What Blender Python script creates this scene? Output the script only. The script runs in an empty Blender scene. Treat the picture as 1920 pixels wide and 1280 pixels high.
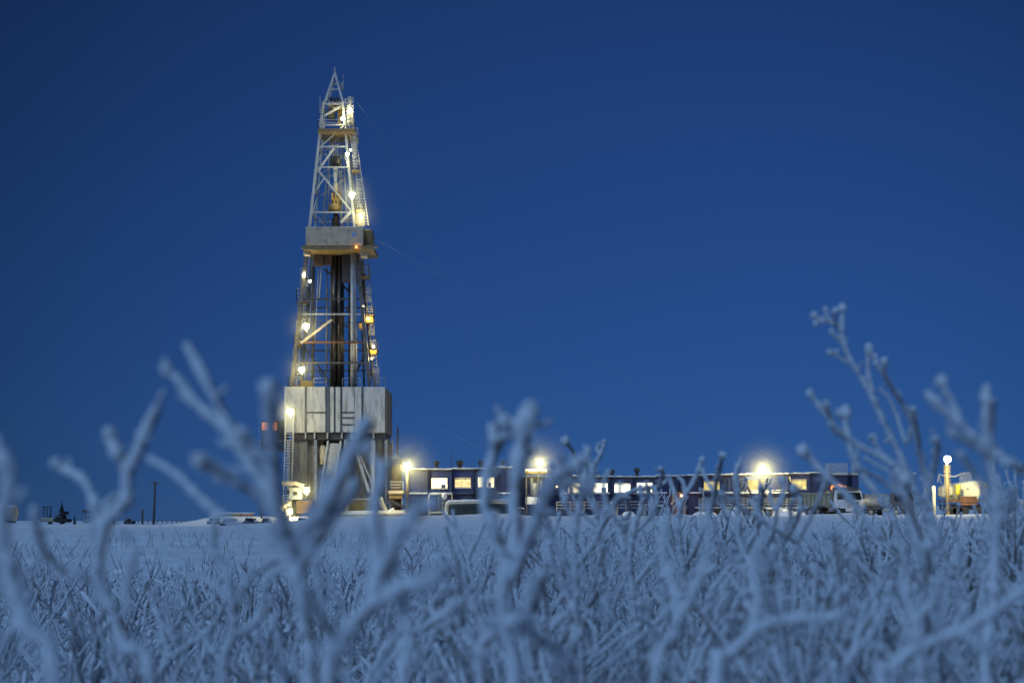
import bpy, math, random
from mathutils import Vector, Matrix, noise

R = math.radians
F = 2400.0          # focal length in reference pixels (45 mm on 36 mm)
H = 0.5             # camera height above the snow
EY = 975.0          # row of the eye level in the photograph
PAD = 1.0           # height of the levelled drilling pad
sc = bpy.context.scene
col = sc.collection


def P(x, y, Y):
    """point at distance Y seen at column x, row y"""
    return Vector(((x - 960) * Y / F, Y, H + (EY - y) * Y / F))


# ------------------------------------------------------------------ materials
def base_mat(name):
    m = bpy.data.materials.new(name)
    m.use_nodes = True
    nt = m.node_tree
    return m, nt, nt.nodes['Principled BSDF']


def mat(name, c, rough=0.6, metal=0.0, var=0.25, scale=3.0, streak=False, dirt=None, dirt_amt=0.5, snow=0.0, bump=0.0, dstreak=.08):
    m, nt, b = base_mat(name)
    N, L = nt.nodes.new, nt.links.new
    b.inputs['Roughness'].default_value = rough
    b.inputs['Metallic'].default_value = metal
    tc = N('ShaderNodeTexCoord')
    mp = N('ShaderNodeMapping')
    mp.inputs['Scale'].default_value = (scale, scale, scale * (0.15 if streak else 1))
    L(tc.outputs['Object'], mp.inputs[0])
    nz = N('ShaderNodeTexNoise')
    nz.inputs['Scale'].default_value = 1.0
    nz.inputs['Detail'].default_value = 6
    nz.inputs['Roughness'].default_value = 0.65
    L(mp.outputs[0], nz.inputs['Vector'])
    r = N('ShaderNodeValToRGB')
    r.color_ramp.elements[0].position = 0.3
    r.color_ramp.elements[1].position = 0.7
    r.color_ramp.elements[0].color = (*[v * (1 - var) for v in c], 1)
    r.color_ramp.elements[1].color = (*[min(1, v * (1 + var)) for v in c], 1)
    L(nz.outputs[0], r.inputs[0])
    out = r.outputs[0]
    if dirt:
        n2 = N('ShaderNodeTexNoise')
        mp2 = N('ShaderNodeMapping')
        mp2.inputs['Scale'].default_value = (scale * .8, scale * .8, scale * (dstreak if streak else .8))
        L(tc.outputs['Object'], mp2.inputs[0])
        L(mp2.outputs[0], n2.inputs['Vector'])
        n2.inputs['Scale'].default_value = 1.7
        n2.inputs['Detail'].default_value = 8
        n2.inputs['Roughness'].default_value = 0.7
        r2 = N('ShaderNodeValToRGB')
        r2.color_ramp.elements[0].position = 0.62 - 0.25 * dirt_amt
        r2.color_ramp.elements[1].position = 0.78 - 0.2 * dirt_amt
        L(n2.outputs[0], r2.inputs[0])
        mx = N('ShaderNodeMix')
        mx.data_type = 'RGBA'
        L(r2.outputs[0], mx.inputs[0])
        L(out, mx.inputs[6])
        mx.inputs[7].default_value = (*dirt, 1)
        out = mx.outputs[2]
    if snow > 0:
        g = N('ShaderNodeNewGeometry')
        sx = N('ShaderNodeSeparateXYZ')
        L(g.outputs['Normal'], sx.inputs[0])
        n3 = N('ShaderNodeTexNoise')
        n3.inputs['Scale'].default_value = 2.5
        L(tc.outputs['Object'], n3.inputs['Vector'])
        ad = N('ShaderNodeMath')
        ad.operation = 'MULTIPLY_ADD'
        L(n3.outputs[0], ad.inputs[0])
        ad.inputs[1].default_value = 0.6
        ad.inputs[2].default_value = -0.3
        a2 = N('ShaderNodeMath')
        L(ad.outputs[0], a2.inputs[0])
        L(sx.outputs[2], a2.inputs[1])
        r3 = N('ShaderNodeMapRange')
        r3.inputs[1].default_value = 0.9 - 0.5 * snow
        r3.inputs[2].default_value = 1.05 - 0.5 * snow
        L(a2.outputs[0], r3.inputs[0])
        mx = N('ShaderNodeMix')
        mx.data_type = 'RGBA'
        L(r3.outputs[0], mx.inputs[0])
        L(out, mx.inputs[6])
        mx.inputs[7].default_value = (.8, .81, .84, 1)
        out = mx.outputs[2]
    L(out, b.inputs['Base Color'])
    if bump:
        bp = N('ShaderNodeBump')
        bp.inputs['Strength'].default_value = bump
        L(nz.outputs[0], bp.inputs['Height'])
        L(bp.outputs[0], b.inputs['Normal'])
    return m


def emit(name, c, strength, var=0.0, scale=2.0):
    m = bpy.data.materials.new(name)
    m.use_nodes = True
    nt = m.node_tree
    nt.nodes.clear()
    o = nt.nodes.new('ShaderNodeOutputMaterial')
    e = nt.nodes.new('ShaderNodeEmission')
    e.inputs[0].default_value = (*c, 1)
    e.inputs[1].default_value = strength
    if var:
        tc = nt.nodes.new('ShaderNodeTexCoord')
        nz = nt.nodes.new('ShaderNodeTexNoise')
        nz.inputs['Scale'].default_value = scale
        nz.inputs['Detail'].default_value = 3
        mr = nt.nodes.new('ShaderNodeMapRange')
        mr.inputs[1].default_value = .35
        mr.inputs[2].default_value = .65
        mr.inputs[3].default_value = strength * (1 - var)
        mr.inputs[4].default_value = strength * (1 + var)
        nt.links.new(tc.outputs['Object'], nz.inputs['Vector'])
        nt.links.new(nz.outputs[0], mr.inputs[0])
        nt.links.new(mr.outputs[0], e.inputs[1])
    nt.links.new(e.outputs[0], o.inputs[0])
    return m


def snow_mat(name, c=(.8, .81, .84), s1=1.2, strength=.5):
    m, nt, b = base_mat(name)
    N, L = nt.nodes.new, nt.links.new
    b.inputs['Roughness'].default_value = .75
    b.inputs['Base Color'].default_value = (*c, 1)
    tc = N('ShaderNodeTexCoord')
    n1 = N('ShaderNodeTexNoise')
    n1.inputs['Scale'].default_value = s1
    n1.inputs['Detail'].default_value = 9
    n1.inputs['Roughness'].default_value = .6
    L(tc.outputs['Object'], n1.inputs['Vector'])
    r = N('ShaderNodeValToRGB')
    r.color_ramp.elements[0].color = (*[v * .86 for v in c], 1)
    r.color_ramp.elements[1].color = (*c, 1)
    r.color_ramp.elements[0].position = .35
    r.color_ramp.elements[1].position = .6
    L(n1.outputs[0], r.inputs[0])
    L(r.outputs[0], b.inputs['Base Color'])
    bp = N('ShaderNodeBump')
    bp.inputs['Strength'].default_value = strength
    bp.inputs['Distance'].default_value = .25
    L(n1.outputs[0], bp.inputs['Height'])
    L(bp.outputs[0], b.inputs['Normal'])
    return m


M = {}
M['snow'] = snow_mat('snow', s1=.7, strength=.8)
M['snow_cap'] = snow_mat('snow_cap', (.8, .81, .83), 3, .6)
M['frost'] = snow_mat('frost', (.73, .75, .78), 90, .35)
M['stem'] = mat('dry_stem', (.15, .115, .10), .9, var=.4, scale=60)
M['twig'] = mat('dark_twig', (.15, .13, .13), .9, var=.4, scale=20)
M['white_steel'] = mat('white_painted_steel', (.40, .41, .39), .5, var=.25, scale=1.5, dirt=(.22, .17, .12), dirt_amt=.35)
M['grey_steel'] = mat('grey_steel', (.30, .31, .32), .5, .3, var=.3, scale=2, dirt=(.12, .09, .07), dirt_amt=.4)
M['dark_steel'] = mat('dark_steel', (.055, .052, .05), .6, .3, var=.4, scale=2)
M['rust'] = mat('rusty_steel', (.17, .075, .035), .85, .1, var=.45, scale=2)
M['mast_dark'] = mat('weathered_shaded_mast_steel', (.11, .10, .09), .6, .2, var=.35, scale=1.5, dirt=(.05, .035, .025), dirt_amt=.5)  # weathered steel; the lower mast's silhouette shade is put into its colour
M['hanging'] = mat('dark_brown_screen', (.07, .045, .035), .8, var=.4)
M['pipe'] = mat('dark_drill_pipe', (.05, .045, .042), .35, .7, var=.4, scale=1)
M['cladding'] = mat('weathered_white_cladding', (.50, .49, .46), .7, var=.10, scale=1.3, streak=True, dirt=(.24, .22, .19), dirt_amt=.62, bump=.05, dstreak=.16)
M['tarp'] = mat('grey_skirt_cladding', (.21, .20, .175), .75, var=.35, scale=1.1, streak=True, dirt=(.07, .055, .04), dirt_amt=.7, bump=.3)
M['seam'] = mat('seam_steel', (.07, .085, .11), .6, var=.3)
M['cream'] = mat('cream_painted_steel', (.50, .42, .29), .6, var=.15, scale=1, dirt=(.22, .15, .09), dirt_amt=.35)
M['yellow'] = mat('yellow_painted_steel', (.58, .36, .05), .5, var=.25, scale=2, dirt=(.12, .08, .04), dirt_amt=.4)
M['ochre'] = mat('ochre_painted_steel', (.24, .16, .05), .6, var=.25, scale=1.5, dirt=(.1, .07, .04), dirt_amt=.4)
M['blue'] = mat('dark_blue_cabin_paint', (.032, .05, .16), .5, var=.22, scale=1.2, streak=True, dirt=(.03, .035, .05), dirt_amt=.4, snow=.2)
M['blue_dark'] = mat('deep_blue_cabin_paint', (.022, .034, .105), .55, var=.25, scale=1.2, streak=True, dirt=(.025, .025, .03), dirt_amt=.4)
M['blue_grey'] = mat('blue_grey_cabin_paint', (.05, .068, .15), .55, var=.22, scale=1.2, streak=True, dirt=(.04, .04, .05), dirt_amt=.4)
M['teal'] = mat('dark_teal_tank_paint', (.045, .07, .075), .6, var=.3, scale=1.5, streak=True, dirt=(.03, .03, .03))
M['black'] = mat('black_metal', (.018, .018, .02), .6, var=.3)
M['brown'] = mat('brown_tank_paint', (.13, .07, .035), .7, var=.35, scale=1, streak=True, dirt=(.05, .035, .025))
M['snowy_pipe'] = mat('frosty_pipe_lagging', (.55, .52, .42), .8, var=.15, scale=4, snow=.8, bump=.4)
M['glass_dark'] = mat('dark_glass', (.012, .014, .018), .12, var=.2)
M['rubber'] = mat('tyre_rubber', (.022, .021, .02), .85, var=.3, scale=5)
M['truck_white'] = mat('white_truck_paint', (.62, .63, .64), .4, var=.08, scale=2, dirt=(.2, .18, .16), dirt_amt=.3)
M['truck_blue'] = mat('dark_blue_truck_paint', (.04, .05, .09), .4, var=.2, scale=2)
M['bed'] = mat('olive_grey_steel_bed', (.30, .28, .20), .6, var=.2, scale=2, dirt=(.12, .1, .07), dirt_amt=.4, snow=.5)
M['cont'] = mat('pale_container_paint', (.74, .65, .38), .55, var=.1, scale=1.2, snow=.4)
M['contyellow'] = mat('bright_yellow_paint', (.65, .52, .04), .5, var=.15)
M['orange'] = mat('rusty_orange_steel', (.30, .11, .045), .8, var=.35, scale=1.5, snow=.5)
M['olive'] = mat('olive_steel', (.15, .13, .055), .8, var=.35, scale=1.5, snow=.5)
M['bark'] = mat('bark', (.05, .04, .03), .9, var=.3, scale=6)
M['needles'] = mat('dark_needles', (.022, .035, .025), .8, var=.4, scale=3, snow=.1)
M['wood'] = mat('grey_timber_pole', (.10, .085, .07), .85, var=.3, scale=5, streak=True)
M['wire'] = mat('steel_cable', (.22, .23, .25), .6, var=.2)
WARM = (1.0, .86, .40)
GREENISH = (1.0, .93, .50)
WHITE = (1.0, .93, .80)
M['win_bright'] = emit('bright_lit_window', (1.0, .87, .50), 2.3, .25, 1.2)
M['win_warm'] = emit('warm_lit_window', (1.0, .78, .36), 1.15, .25, 1.5)
M['win_white'] = emit('white_lit_window', (1.0, .95, .70), 2.8, .2, 1.2)
M['win_dim'] = emit('dim_yellow_window', (1.0, .80, .28), .95, .3, 1.2)
M['win_orange'] = emit('orange_lit_window', (1.0, .36, .10), .95, .2, 1.2)
M['win_fire'] = emit('orange_glowing_panel', (1.0, .33, .08), 1.6, .7, 2.5)

# ------------------------------------------------------------------ mesh builder


class MB:
    def __init__(s):
        s.v, s.f, s.sm = [], [], []

    def add(s, vs, fs, smooth=False):
        b = len(s.v)
        s.v += [Vector(v) for v in vs]
        s.f += [tuple(i + b for i in f) for f in fs]
        s.sm += [smooth] * len(fs)

    def box(s, a, b):
        x0, x1 = sorted((a[0], b[0]))
        y0, y1 = sorted((a[1], b[1]))
        z0, z1 = sorted((a[2], b[2]))
        s.add([(x0, y0, z0), (x1, y0, z0), (x1, y1, z0), (x0, y1, z0), (x0, y0, z1), (x1, y0, z1), (x1, y1, z1), (x0, y1, z1)],
              [(0, 3, 2, 1), (4, 5, 6, 7), (0, 1, 5, 4), (1, 2, 6, 5), (2, 3, 7, 6), (3, 0, 4, 7)])
        return s

    def bevel_box(s, a, b, r):
        """box with chamfered vertical and horizontal edges"""
        x0, x1 = sorted((a[0], b[0]))
        y0, y1 = sorted((a[1], b[1]))
        z0, z1 = sorted((a[2], b[2]))
        lv = []
        for z, i in ((z0, r), (z0 + r, 0), (z1 - r, 0), (z1, r)):
            X0, X1, Y0, Y1 = x0 + i, x1 - i, y0 + i, y1 - i
            lv.append([(X0 + r, Y0, z), (X1 - r, Y0, z), (X1, Y0 + r, z), (X1, Y1 - r, z), (X1 - r, Y1, z), (X0 + r, Y1, z), (X0, Y1 - r, z), (X0, Y0 + r, z)])
        vs = [p for l in lv for p in l]
        fs = [tuple(range(7, -1, -1)), tuple(range(24, 32))]
        for k in range(3):
            for i in range(8):
                j = (i + 1) % 8
                fs.append((k * 8 + i, k * 8 + j, k * 8 + 8 + j, k * 8 + 8 + i))
        s.add(vs, fs)
        return s

    def beam(s, p, q, w, d=None):
        p, q = Vector(p), Vector(q)
        d = d or w
        t = (q - p)
        if t.length < 1e-6:
            return s
        t.normalize()
        up = Vector((0, 1, 0)) if abs(t.y) < .9 else Vector((0, 0, 1))
        a = t.cross(up).normalized() * w / 2
        b = t.cross(a).normalized() * d / 2
        s.add([p - a - b, p + a - b, p + a + b, p - a + b, q - a - b, q + a - b, q + a + b, q - a + b],
              [(0, 1, 2, 3), (7, 6, 5, 4), (0, 4, 5, 1), (1, 5, 6, 2), (2, 6, 7, 3), (3, 7, 4, 0)])
        return s

    def tube(s, pts, r, n=8, smooth=True, jit=0.0, rng=None, cap=True):
        pts = [Vector(p) for p in pts]
        rs = r if isinstance(r, (list, tuple)) else [r] * len(pts)
        up = None
        vs, fs = [], []
        for i, p in enumerate(pts):
            t = (pts[min(i + 1, len(pts) - 1)] - pts[max(i - 1, 0)])
            if t.length < 1e-9:
                t = Vector((0, 0, 1))
            t.normalize()
            if up is None:
                up = Vector((1, 0, 0)) if abs(t.x) < .8 else Vector((0, 1, 0))
            a = (up - t * up.dot(t)).normalized()
            up = a
            b = t.cross(a)
            for k in range(n):
                an = 2 * math.pi * k / n
                rr = rs[i] * (1 + (rng.uniform(-jit, jit) if jit else 0))
                vs.append(p + a * math.cos(an) * rr + b * math.sin(an) * rr)
        for i in range(len(pts) - 1):
            for k in range(n):
                j = (k + 1) % n
                fs.append((i * n + k, i * n + j, i * n + n + j, i * n + n + k))
        if cap:
            fs.append(tuple(range(n - 1, -1, -1)))
            fs.append(tuple(range((len(pts) - 1) * n, len(pts) * n)))
        s.add(vs, fs, smooth)
        return s

    def ball(s, c, r, sc3=(1, 1, 1), nu=8, nv=6, jit=0, rng=None):
        c = Vector(c)
        vs = [c + Vector((0, 0, r * sc3[2]))]
        for i in range(1, nv):
            th = math.pi * i / nv
            for k in range(nu):
                ph = 2 * math.pi * k / nu
                q = r * (1 + (rng.uniform(-jit, jit) if jit else 0))
                vs.append(c + Vector((q * math.sin(th) * math.cos(ph) * sc3[0], q * math.sin(th) * math.sin(ph) * sc3[1], q * math.cos(th) * sc3[2])))
        vs.append(c - Vector((0, 0, r * sc3[2])))
        fs = [(0, 1 + k, 1 + (k + 1) % nu) for k in range(nu)]
        for i in range(nv - 2):
            o = 1 + i * nu
            for k in range(nu):
                fs.append((o + k, o + nu + k, o + nu + (k + 1) % nu, o + (k + 1) % nu))
        o = 1 + (nv - 2) * nu
        l = len(vs) - 1
        fs += [(o + (k + 1) % nu, o + k, l) for k in range(nu)]
        s.add(vs, fs, True)
        return s

    def prism(s, poly, y0, y1):
        """polygon in x,z extruded along y"""
        n = len(poly)
        s.add([(x, y0, z) for x, z in poly] + [(x, y1, z) for x, z in poly],
              [tuple(range(n)), tuple(range(2 * n - 1, n - 1, -1))] + [(i, i + n, (i + 1) % n + n, (i + 1) % n) for i in range(n)])
        return s

    def xform(s, m):
        s.v = [m @ v for v in s.v]
        return s

    def build(s, name, m, parent=None):
        o = 0
        me = bpy.data.meshes.new(name)
        org = parent_origin(parent)
        me.from_pydata([v - org for v in s.v], [], s.f)
        me.polygons.foreach_set('use_smooth', s.sm)
        me.materials.append(m)
        me.update()
        o = bpy.data.objects.new(name, me)
        col.objects.link(o)
        if parent is not None:
            o.parent = parent
        return o


def parent_origin(p):
    o = Vector((0, 0, 0))
    while p is not None:
        o = o + p.location
        p = p.parent
    return o


def tag(o, label=None, cat=None, group=None, kind=None):
    if label:
        o['label'] = label
    if cat:
        o['category'] = cat
    if group:
        o['group'] = group
    if kind:
        o['kind'] = kind
    return o


def thing(name, loc, label, cat, group=None):
    o = bpy.data.objects.new(name, None)
    o.empty_display_size = .2
    o.location = loc
    col.objects.link(o)
    return tag(o, label, cat, group)


def copy_tree(o, parent=None):
    c = o.copy()
    col.objects.link(c)
    c.parent = parent
    for ch in list(o.children):
        copy_tree(ch, c)
    return c


LAMPMATS = {}
HALOS = []


def lamp(parent, pos, r, watt, color=WARM, name='floodlight', facing=(0, -1, -.25), halo=True):
    """housing with a lit glass; both belong to the parent"""
    pos = Vector(pos)
    watt *= .5
    f = Vector(facing).normalized()
    hb = MB()
    hb.beam(pos + f * .02 - f * r * 2.0, pos - f * r * .9, r * 1.7)
    hb.beam(pos - f * r * 1.2, pos - f * r * 1.2 - Vector((0, 0, r * 2)), r * .35)
    h = hb.build(name, M['grey_steel'], parent)
    if halo and watt > 400:
        HALOS.append((pos, min(5.2, 2.4 + watt / 420)))
    key = color
    if key not in LAMPMATS:
        LAMPMATS[key] = emit('lamp_glow_%d' % len(LAMPMATS), color, 14)
        LAMPMATS[key].cycles.emission_sampling = 'NONE'
    MB().ball(pos, r, nu=18, nv=12).build('lamp_glass', LAMPMATS[key], h)
    ld = bpy.data.lights.new('lamp_bulb', 'POINT')
    ld.energy = watt
    ld.color = color
    ld.use_soft_falloff = False
    ld.shadow_soft_size = r * 1.12
    lo = bpy.data.objects.new('lamp_bulb', ld)
    col.objects.link(lo)
    lo.location = pos - parent_origin(h)
    lo.parent = h
    return h


def smoothstep(a, b, x):
    t = max(0, min(1, (x - a) / (b - a)))
    return t * t * (3 - 2 * t)


# ------------------------------------------------------------------ terrain
def ground_z(x, y):
    n = noise.noise
    d = math.hypot(x, y)
    z = .05 * n(Vector((x * .9, y * .9, 1))) + .03 * n(Vector((x * 2.3, y * 2.3, 5)))
    z += .16 * smoothstep(6, 25, d) * n(Vector((x * .12, y * .22, 9)))
    z += .10 * smoothstep(12, 30, d) * (1 - smoothstep(90, 140, d)) * n(Vector((x * .35, y * .5, 3)))
    z += .16 * smoothstep(18, 34, d) * (1 - smoothstep(70, 110, d)) * n(Vector((x * .10 + 3, y * .16, 21)))
    rg = 1 - abs(n(Vector((x * .16 + .08 * y, y * .09, 33)))) * 2.2
    z += .13 * smoothstep(10, 22, d) * (1 - smoothstep(75, 115, d)) * max(0, rg) ** 2
    z -= .14 * smoothstep(3, 15, y)
    px = x * F / max(y, 1) + 960
    front = smoothstep(-25, -17, x)
    pad = (smoothstep(70, 140, y) * front + smoothstep(152, 156, y) * (1 - front)) * smoothstep(-43, -36, x) * (1 - smoothstep(260, 420, y))
    pad *= 1 - smoothstep(130, 200, x)
    z = z * (1 - .8 * pad) + PAD * pad
    bank = smoothstep(126, 134, y) * (1 - smoothstep(137, 143, y)) * front
    z += bank * (.0 + .42 * n(Vector((x * .16, y * .1, 60))) + .22 * n(Vector((x * .6, y * .4, 61))))
    ridge = smoothstep(186, 205, y) * (1 - smoothstep(235, 300, y)) * smoothstep(-4, 4, x)
    z += ridge * (1.9 + .5 * n(Vector((x * .06, y * .05, 40))))
    return z


def graded(a, b, n, fine):
    """n+1 values from a to b, crowded towards zero"""
    out = []
    for i in range(n + 1):
        t = a_ = -1 + 2 * i / n if a < 0 else i / n
        v = math.copysign(fine * math.sinh(abs(t) * math.asinh((max(abs(a), abs(b))) / fine)), t)
        out.append(v)
    return out


xs = graded(-1500, 1500, 220, 6)
ys = [-30 + 3 * i for i in range(10)] + [y for y in graded(0, 1800, 260, 4)]
tb = MB()
nx = len(xs)
tb.add([(x, y, ground_z(x, y)) for y in ys for x in xs],
       [(j * nx + i, j * nx + i + 1, j * nx + nx + i + 1, j * nx + nx + i) for j in range(len(ys) - 1) for i in range(nx - 1)], True)
tag(tb.build('snowfield', M['snow']), kind='structure')

# ------------------------------------------------------------------ drilling rig
RY = 160.0


def ladder(p, q, w, rung=.35, r=.05, side=Vector((1, 0, 0))):
    p, q = Vector(p), Vector(q)
    b = MB()
    s = side * w / 2
    b.beam(p - s, q - s, r * 2)
    b.beam(p + s, q + s, r * 2)
    n = max(2, int((q - p).length / rung))
    for i in range(n):
        c = p.lerp(q, (i + .5) / n)
        b.beam(c - s, c + s, r * 1.1)
    return b


def railing(pts, h=1.1, r=.05, mids=1, posts=None):
    b = MB()
    pts = [Vector(p) for p in pts]
    up = Vector((0, 0, 1))
    for a, c in zip(pts, pts[1:]):
        for k in range(mids + 1):
            z = up * h * (k + 1) / (mids + 1)
            b.beam(a + z, c + z, r)
        n = max(1, int((c - a).length / 1.4))
        for i in range(n + 1):
            q = a.lerp(c, i / n)
            b.beam(q, q + up * h, r)
    return b


def balcony(name, parent, x0, x1, yt, yb, Y, m, depth=1.3, floor_m=None):
    """small railed landing between rows yt (rail top) and yb (floor)"""
    a, b = P(x0, yb, Y), P(x1, yb, Y)
    h = (yb - yt) * Y / F
    f = MB().box(a - Vector((0, 0, .3)), b + Vector((0, depth, 0)))
    o = f.build(name, floor_m or M['ochre'], parent)
    D = Vector((0, depth, 0))
    railing([a + D, a, b, b + D], h, .07, 2).build('railing', m, o)
    return o


rig_base = Vector(((627 - 960) * RY / F, RY + 4, PAD))
rig = thing('drilling_rig', rig_base, 'tall lit oil drilling rig with white lattice mast above grey clad substructure', 'drilling rig')
Z = Vector((0, 0, 1))
# --- upper box of the substructure
Yf = 160.0
bx = MB().box(P(534.5, 811, Yf + .12), P(721, 726, Yf + .12) + Vector((0, 8, 0)))
bx.build('substructure_box', M['seam'], rig)
for (x0, y0, x1, y1) in ((533, 725, 571.5, 811), (575.5, 725, 610, 771.5), (575.5, 775, 610, 810), (619.5, 725, 626, 810), (629.5, 725, 638, 810),
                         (642.5, 725, 664.4, 771.5), (642.5, 775, 664.4, 781.5), (642.5, 785, 664.4, 794.5), (642.5, 798, 664.4, 810), (665.1, 725, 677.6, 810),
                         (681.5, 725, 722, 811)):
    o = MB().bevel_box(P(x0, y1, Yf), P(x1, y0, Yf) + Vector((0, .11, 0)), .03).build('cladding_panel', M['cladding'], rig)
# right flank cladding
xr = P(722.5, 0, Yf).x
for k in range(3):
    o = MB().box((xr, Yf + .2 + k * 2.7, P(0, 811, Yf).z), (xr + .08, Yf + 2.8 + k * 2.7, P(0, 727, Yf).z)).build('cladding_panel', M['tarp'], rig)
# ledge beam under the box
MB().box(P(548, 824, Yf + .4), P(722, 812, Yf + .4) + Vector((0, 7, 0))).build('floor_beam', M['dark_steel'], rig)
for x in (573, 590, 614, 641, 660, 700):
    MB().box(P(x - 1.5, 822, Yf + .05), P(x + 1.5, 811, Yf + .3)).build('floor_bracket', M['white_steel'], rig)
# --- lower skirt
for (x0, x1, y1, dy) in ((541, 576, 935, .8), (577, 592, 962, 1.2), (592, 606, 962, 1.5), (648, 666, 935, 1.0), (667, 695, 935, .9), (696, 699, 930, .6), (700, 704, 930, 1.0), (705, 727, 962, .8)):
    b = MB()
    p, q = P(x0, y1, Yf + dy), P(x1, 824, Yf + dy)
    n = max(2, int((q.x - p.x) / .45))
    for i in range(n):   # ribbed sheeting
        xa, xb = p.x + (q.x - p.x) * i / n, p.x + (q.x - p.x) * (i + 1) / n
        b.box((xa, p.y + (.07 if i % 2 else 0), p.z), (xb - .002, p.y + .3, q.z))
    b.build('skirt_sheet', M['tarp'], rig)
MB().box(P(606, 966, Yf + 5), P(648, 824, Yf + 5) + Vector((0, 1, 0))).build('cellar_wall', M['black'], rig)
xr2 = P(727, 0, Yf + .8).x
MB().box((xr2 - .3, Yf + 1.2, PAD), (xr2 - .02, Yf + 7.5, P(0, 826, Yf).z)).build('skirt_sheet', M['tarp'], rig)
xl2 = P(541, 0, Yf + .8).x
MB().box((xl2 + .02, Yf + 1.2, PAD), (xl2 + .3, Yf + 7.5, P(0, 826, Yf).z)).build('skirt_sheet', M['tarp'], rig)
for x in (541, 592, 648, 697, 724):
    MB().beam(P(x, 968, Yf + .45), P(x, 824, Yf + .45), .35).build('substructure_column', M['grey_steel'], rig)
# equipment in the cellar opening
b = MB()
b.ball(P(606, 845, Yf + 1), .5, (1, 1, 1.5))
b.box(P(600, 862, Yf + .6), P(611, 850, Yf + 1.6))
b.tube([P(604, 835, Yf + 1), P(604, 870, Yf + 1)], .3)
b.build('blowout_preventer', M['cream'], rig)
# ramp (V-door slide)
b = MB()
for w, off, m in ((.0, 0, 0),):
    p, q = P(627, 832, 159.6), P(608, 966, 151.5)
    sx = Vector((.75, 0, 0))
    n = (q - p).cross(sx).normalized() * .12
    b.add([p - sx - n, p + sx - n, q + sx - n, q - sx - n, p - sx + n, p + sx + n, q + sx + n, q - sx + n],
          [(0, 1, 2, 3), (7, 6, 5, 4), (0, 4, 5, 1), (1, 5, 6, 2), (2, 6, 7, 3), (3, 7, 4, 0)])
ramp = b.build('pipe_ramp', M['grey_steel'], rig)
for s in (-1, 1):
    MB().beam(p + sx * s * 1.05 + Z * .25, q + sx * s * 1.05 + Z * .25, .2, .45).build('ramp_rail', M['white_steel'], ramp)
# diagonal braces right of the ramp
for (xa, ya, xb, yb, w, mm) in ((668, 846, 692, 922, .35, 'white_steel'), (672, 846, 702, 916, .16, 'white_steel'), (700, 826, 700, 930, .45, 'white_steel')):
    MB().beam(P(xa, ya, Yf - .3), P(xb, yb, Yf - .9), w).build('diagonal_brace', M[mm], rig)
# ladders
for (xa, ya, xb, yb, w, Y0, Y1, mm) in ((543.5, 778, 538, 958, 1.0, 158.9, 158.2, 'white_steel'), (649.5, 846, 645, 966, .85, 159.3, 157.5, 'white_steel'),
                                        (731.5, 822, 725.5, 962, .75, 161.5, 161, 'grey_steel')):
    ladder(P(xb, yb, Y1), P(xa, ya, Y0), w, .36, .06).build('ladder', M[mm], rig)
# landing on the left with the small control box below
o = MB().box(P(528, 909, 157.4), P(554, 903, 158.6)).build('landing', M['cream'], rig)
MB().beam(P(552, 905, 157.8), P(570, 911, 157.8), .45, .6).build('landing_arm', M['cream'], rig)
o = MB().bevel_box(P(541, 936, 158.0), P(566, 913, 158.0) + Vector((0, 1.6, 0)), .06).build('control_box', M['white_steel'], rig)
MB().box(P(549.5, 928, 157.95), P(557, 921, 157.95) + Vector((0, .1, 0))).build('hatch', M['black'], o)
MB().box(P(537, 926, 157.95), P(543, 919, 157.95) + Vector((0, .1, 0))).build('hatch', M['black'], o)
MB().box(P(556, 962, 158.3), P(586, 938, 158.3) + Vector((0, 1.6, 0))).build('skid_tank', M['brown'], rig)
o = MB().bevel_box(P(651, 963, 157.8), P(694, 936, 157.8) + Vector((0, 1.6, 0)), .08).build('mud_tank', M['olive'], rig)
MB().box(P(650, 936.5, 157.7), P(695, 934, 157.7) + Vector((0, 1.8, 0))).build('tank_lid', M['white_steel'], o)
# driller's cabin on the left
cy = 162.0
cab = MB().bevel_box(P(489, 836, cy), P(521.5, 787, cy) + Vector((0, 3, 0)), .08).build('driller_cabin', M['blue_grey'], rig)
MB().box(P(491, 806.5, cy - .03), P(519, 791.5, cy - .03) + Vector((0, .1, 0))).build('window', M['win_orange'], cab)
b = MB()
for xx in (490.5, 505, 519.5):
    b.box(P(xx - .8, 808, cy - .08), P(xx + .8, 790, cy - .08) + Vector((0, .06, 0)))
b.box(P(490, 791.4, cy - .1), P(520, 789.5, cy - .1) + Vector((0, .1, 0)))
b.box(P(490, 808.5, cy - .1), P(520, 806.6, cy - .1) + Vector((0, .1, 0)))
b.build('window_frame', M['dark_steel'], cab)
MB().box(P(522, 834, cy), P(534, 788, cy) + Vector((0, 3, 0))).build('cabin_link', M['dark_steel'], rig)
MB().box(P(487, 843, cy - .3), P(534, 838, cy - .3) + Vector((0, 3.5, 0))).build('cabin_floor', M['dark_steel'], cab)
railing([P(486, 840, cy - .4), P(533, 840, cy - .4)], .9, .06, 1).build('railing', M['grey_steel'], cab)
# lower left hanging cylinder
MB().tube([P(502.5, 905, 162), P(502.5, 876, 162)], .28).build('standpipe', M['dark_steel'], rig)

# --- mast
MYc = 164.6       # centre plane of the mast


def mast_x(y, s):
    """column of the front leg at row y"""
    return 556 + (725 - y) * (606 - 556) / 505 if s < 0 else 698 - (725 - y) * (698 - 647) / 505


def mast_d(y):
    return 3.4 - (725 - y) * (3.4 - 1.1) / 505


def leg_pt(y, s, back):
    d = mast_d(y)
    p = P(mast_x(y, s), y, MYc)
    return Vector((p.x, MYc + (d if back else -d), p.z))


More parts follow.
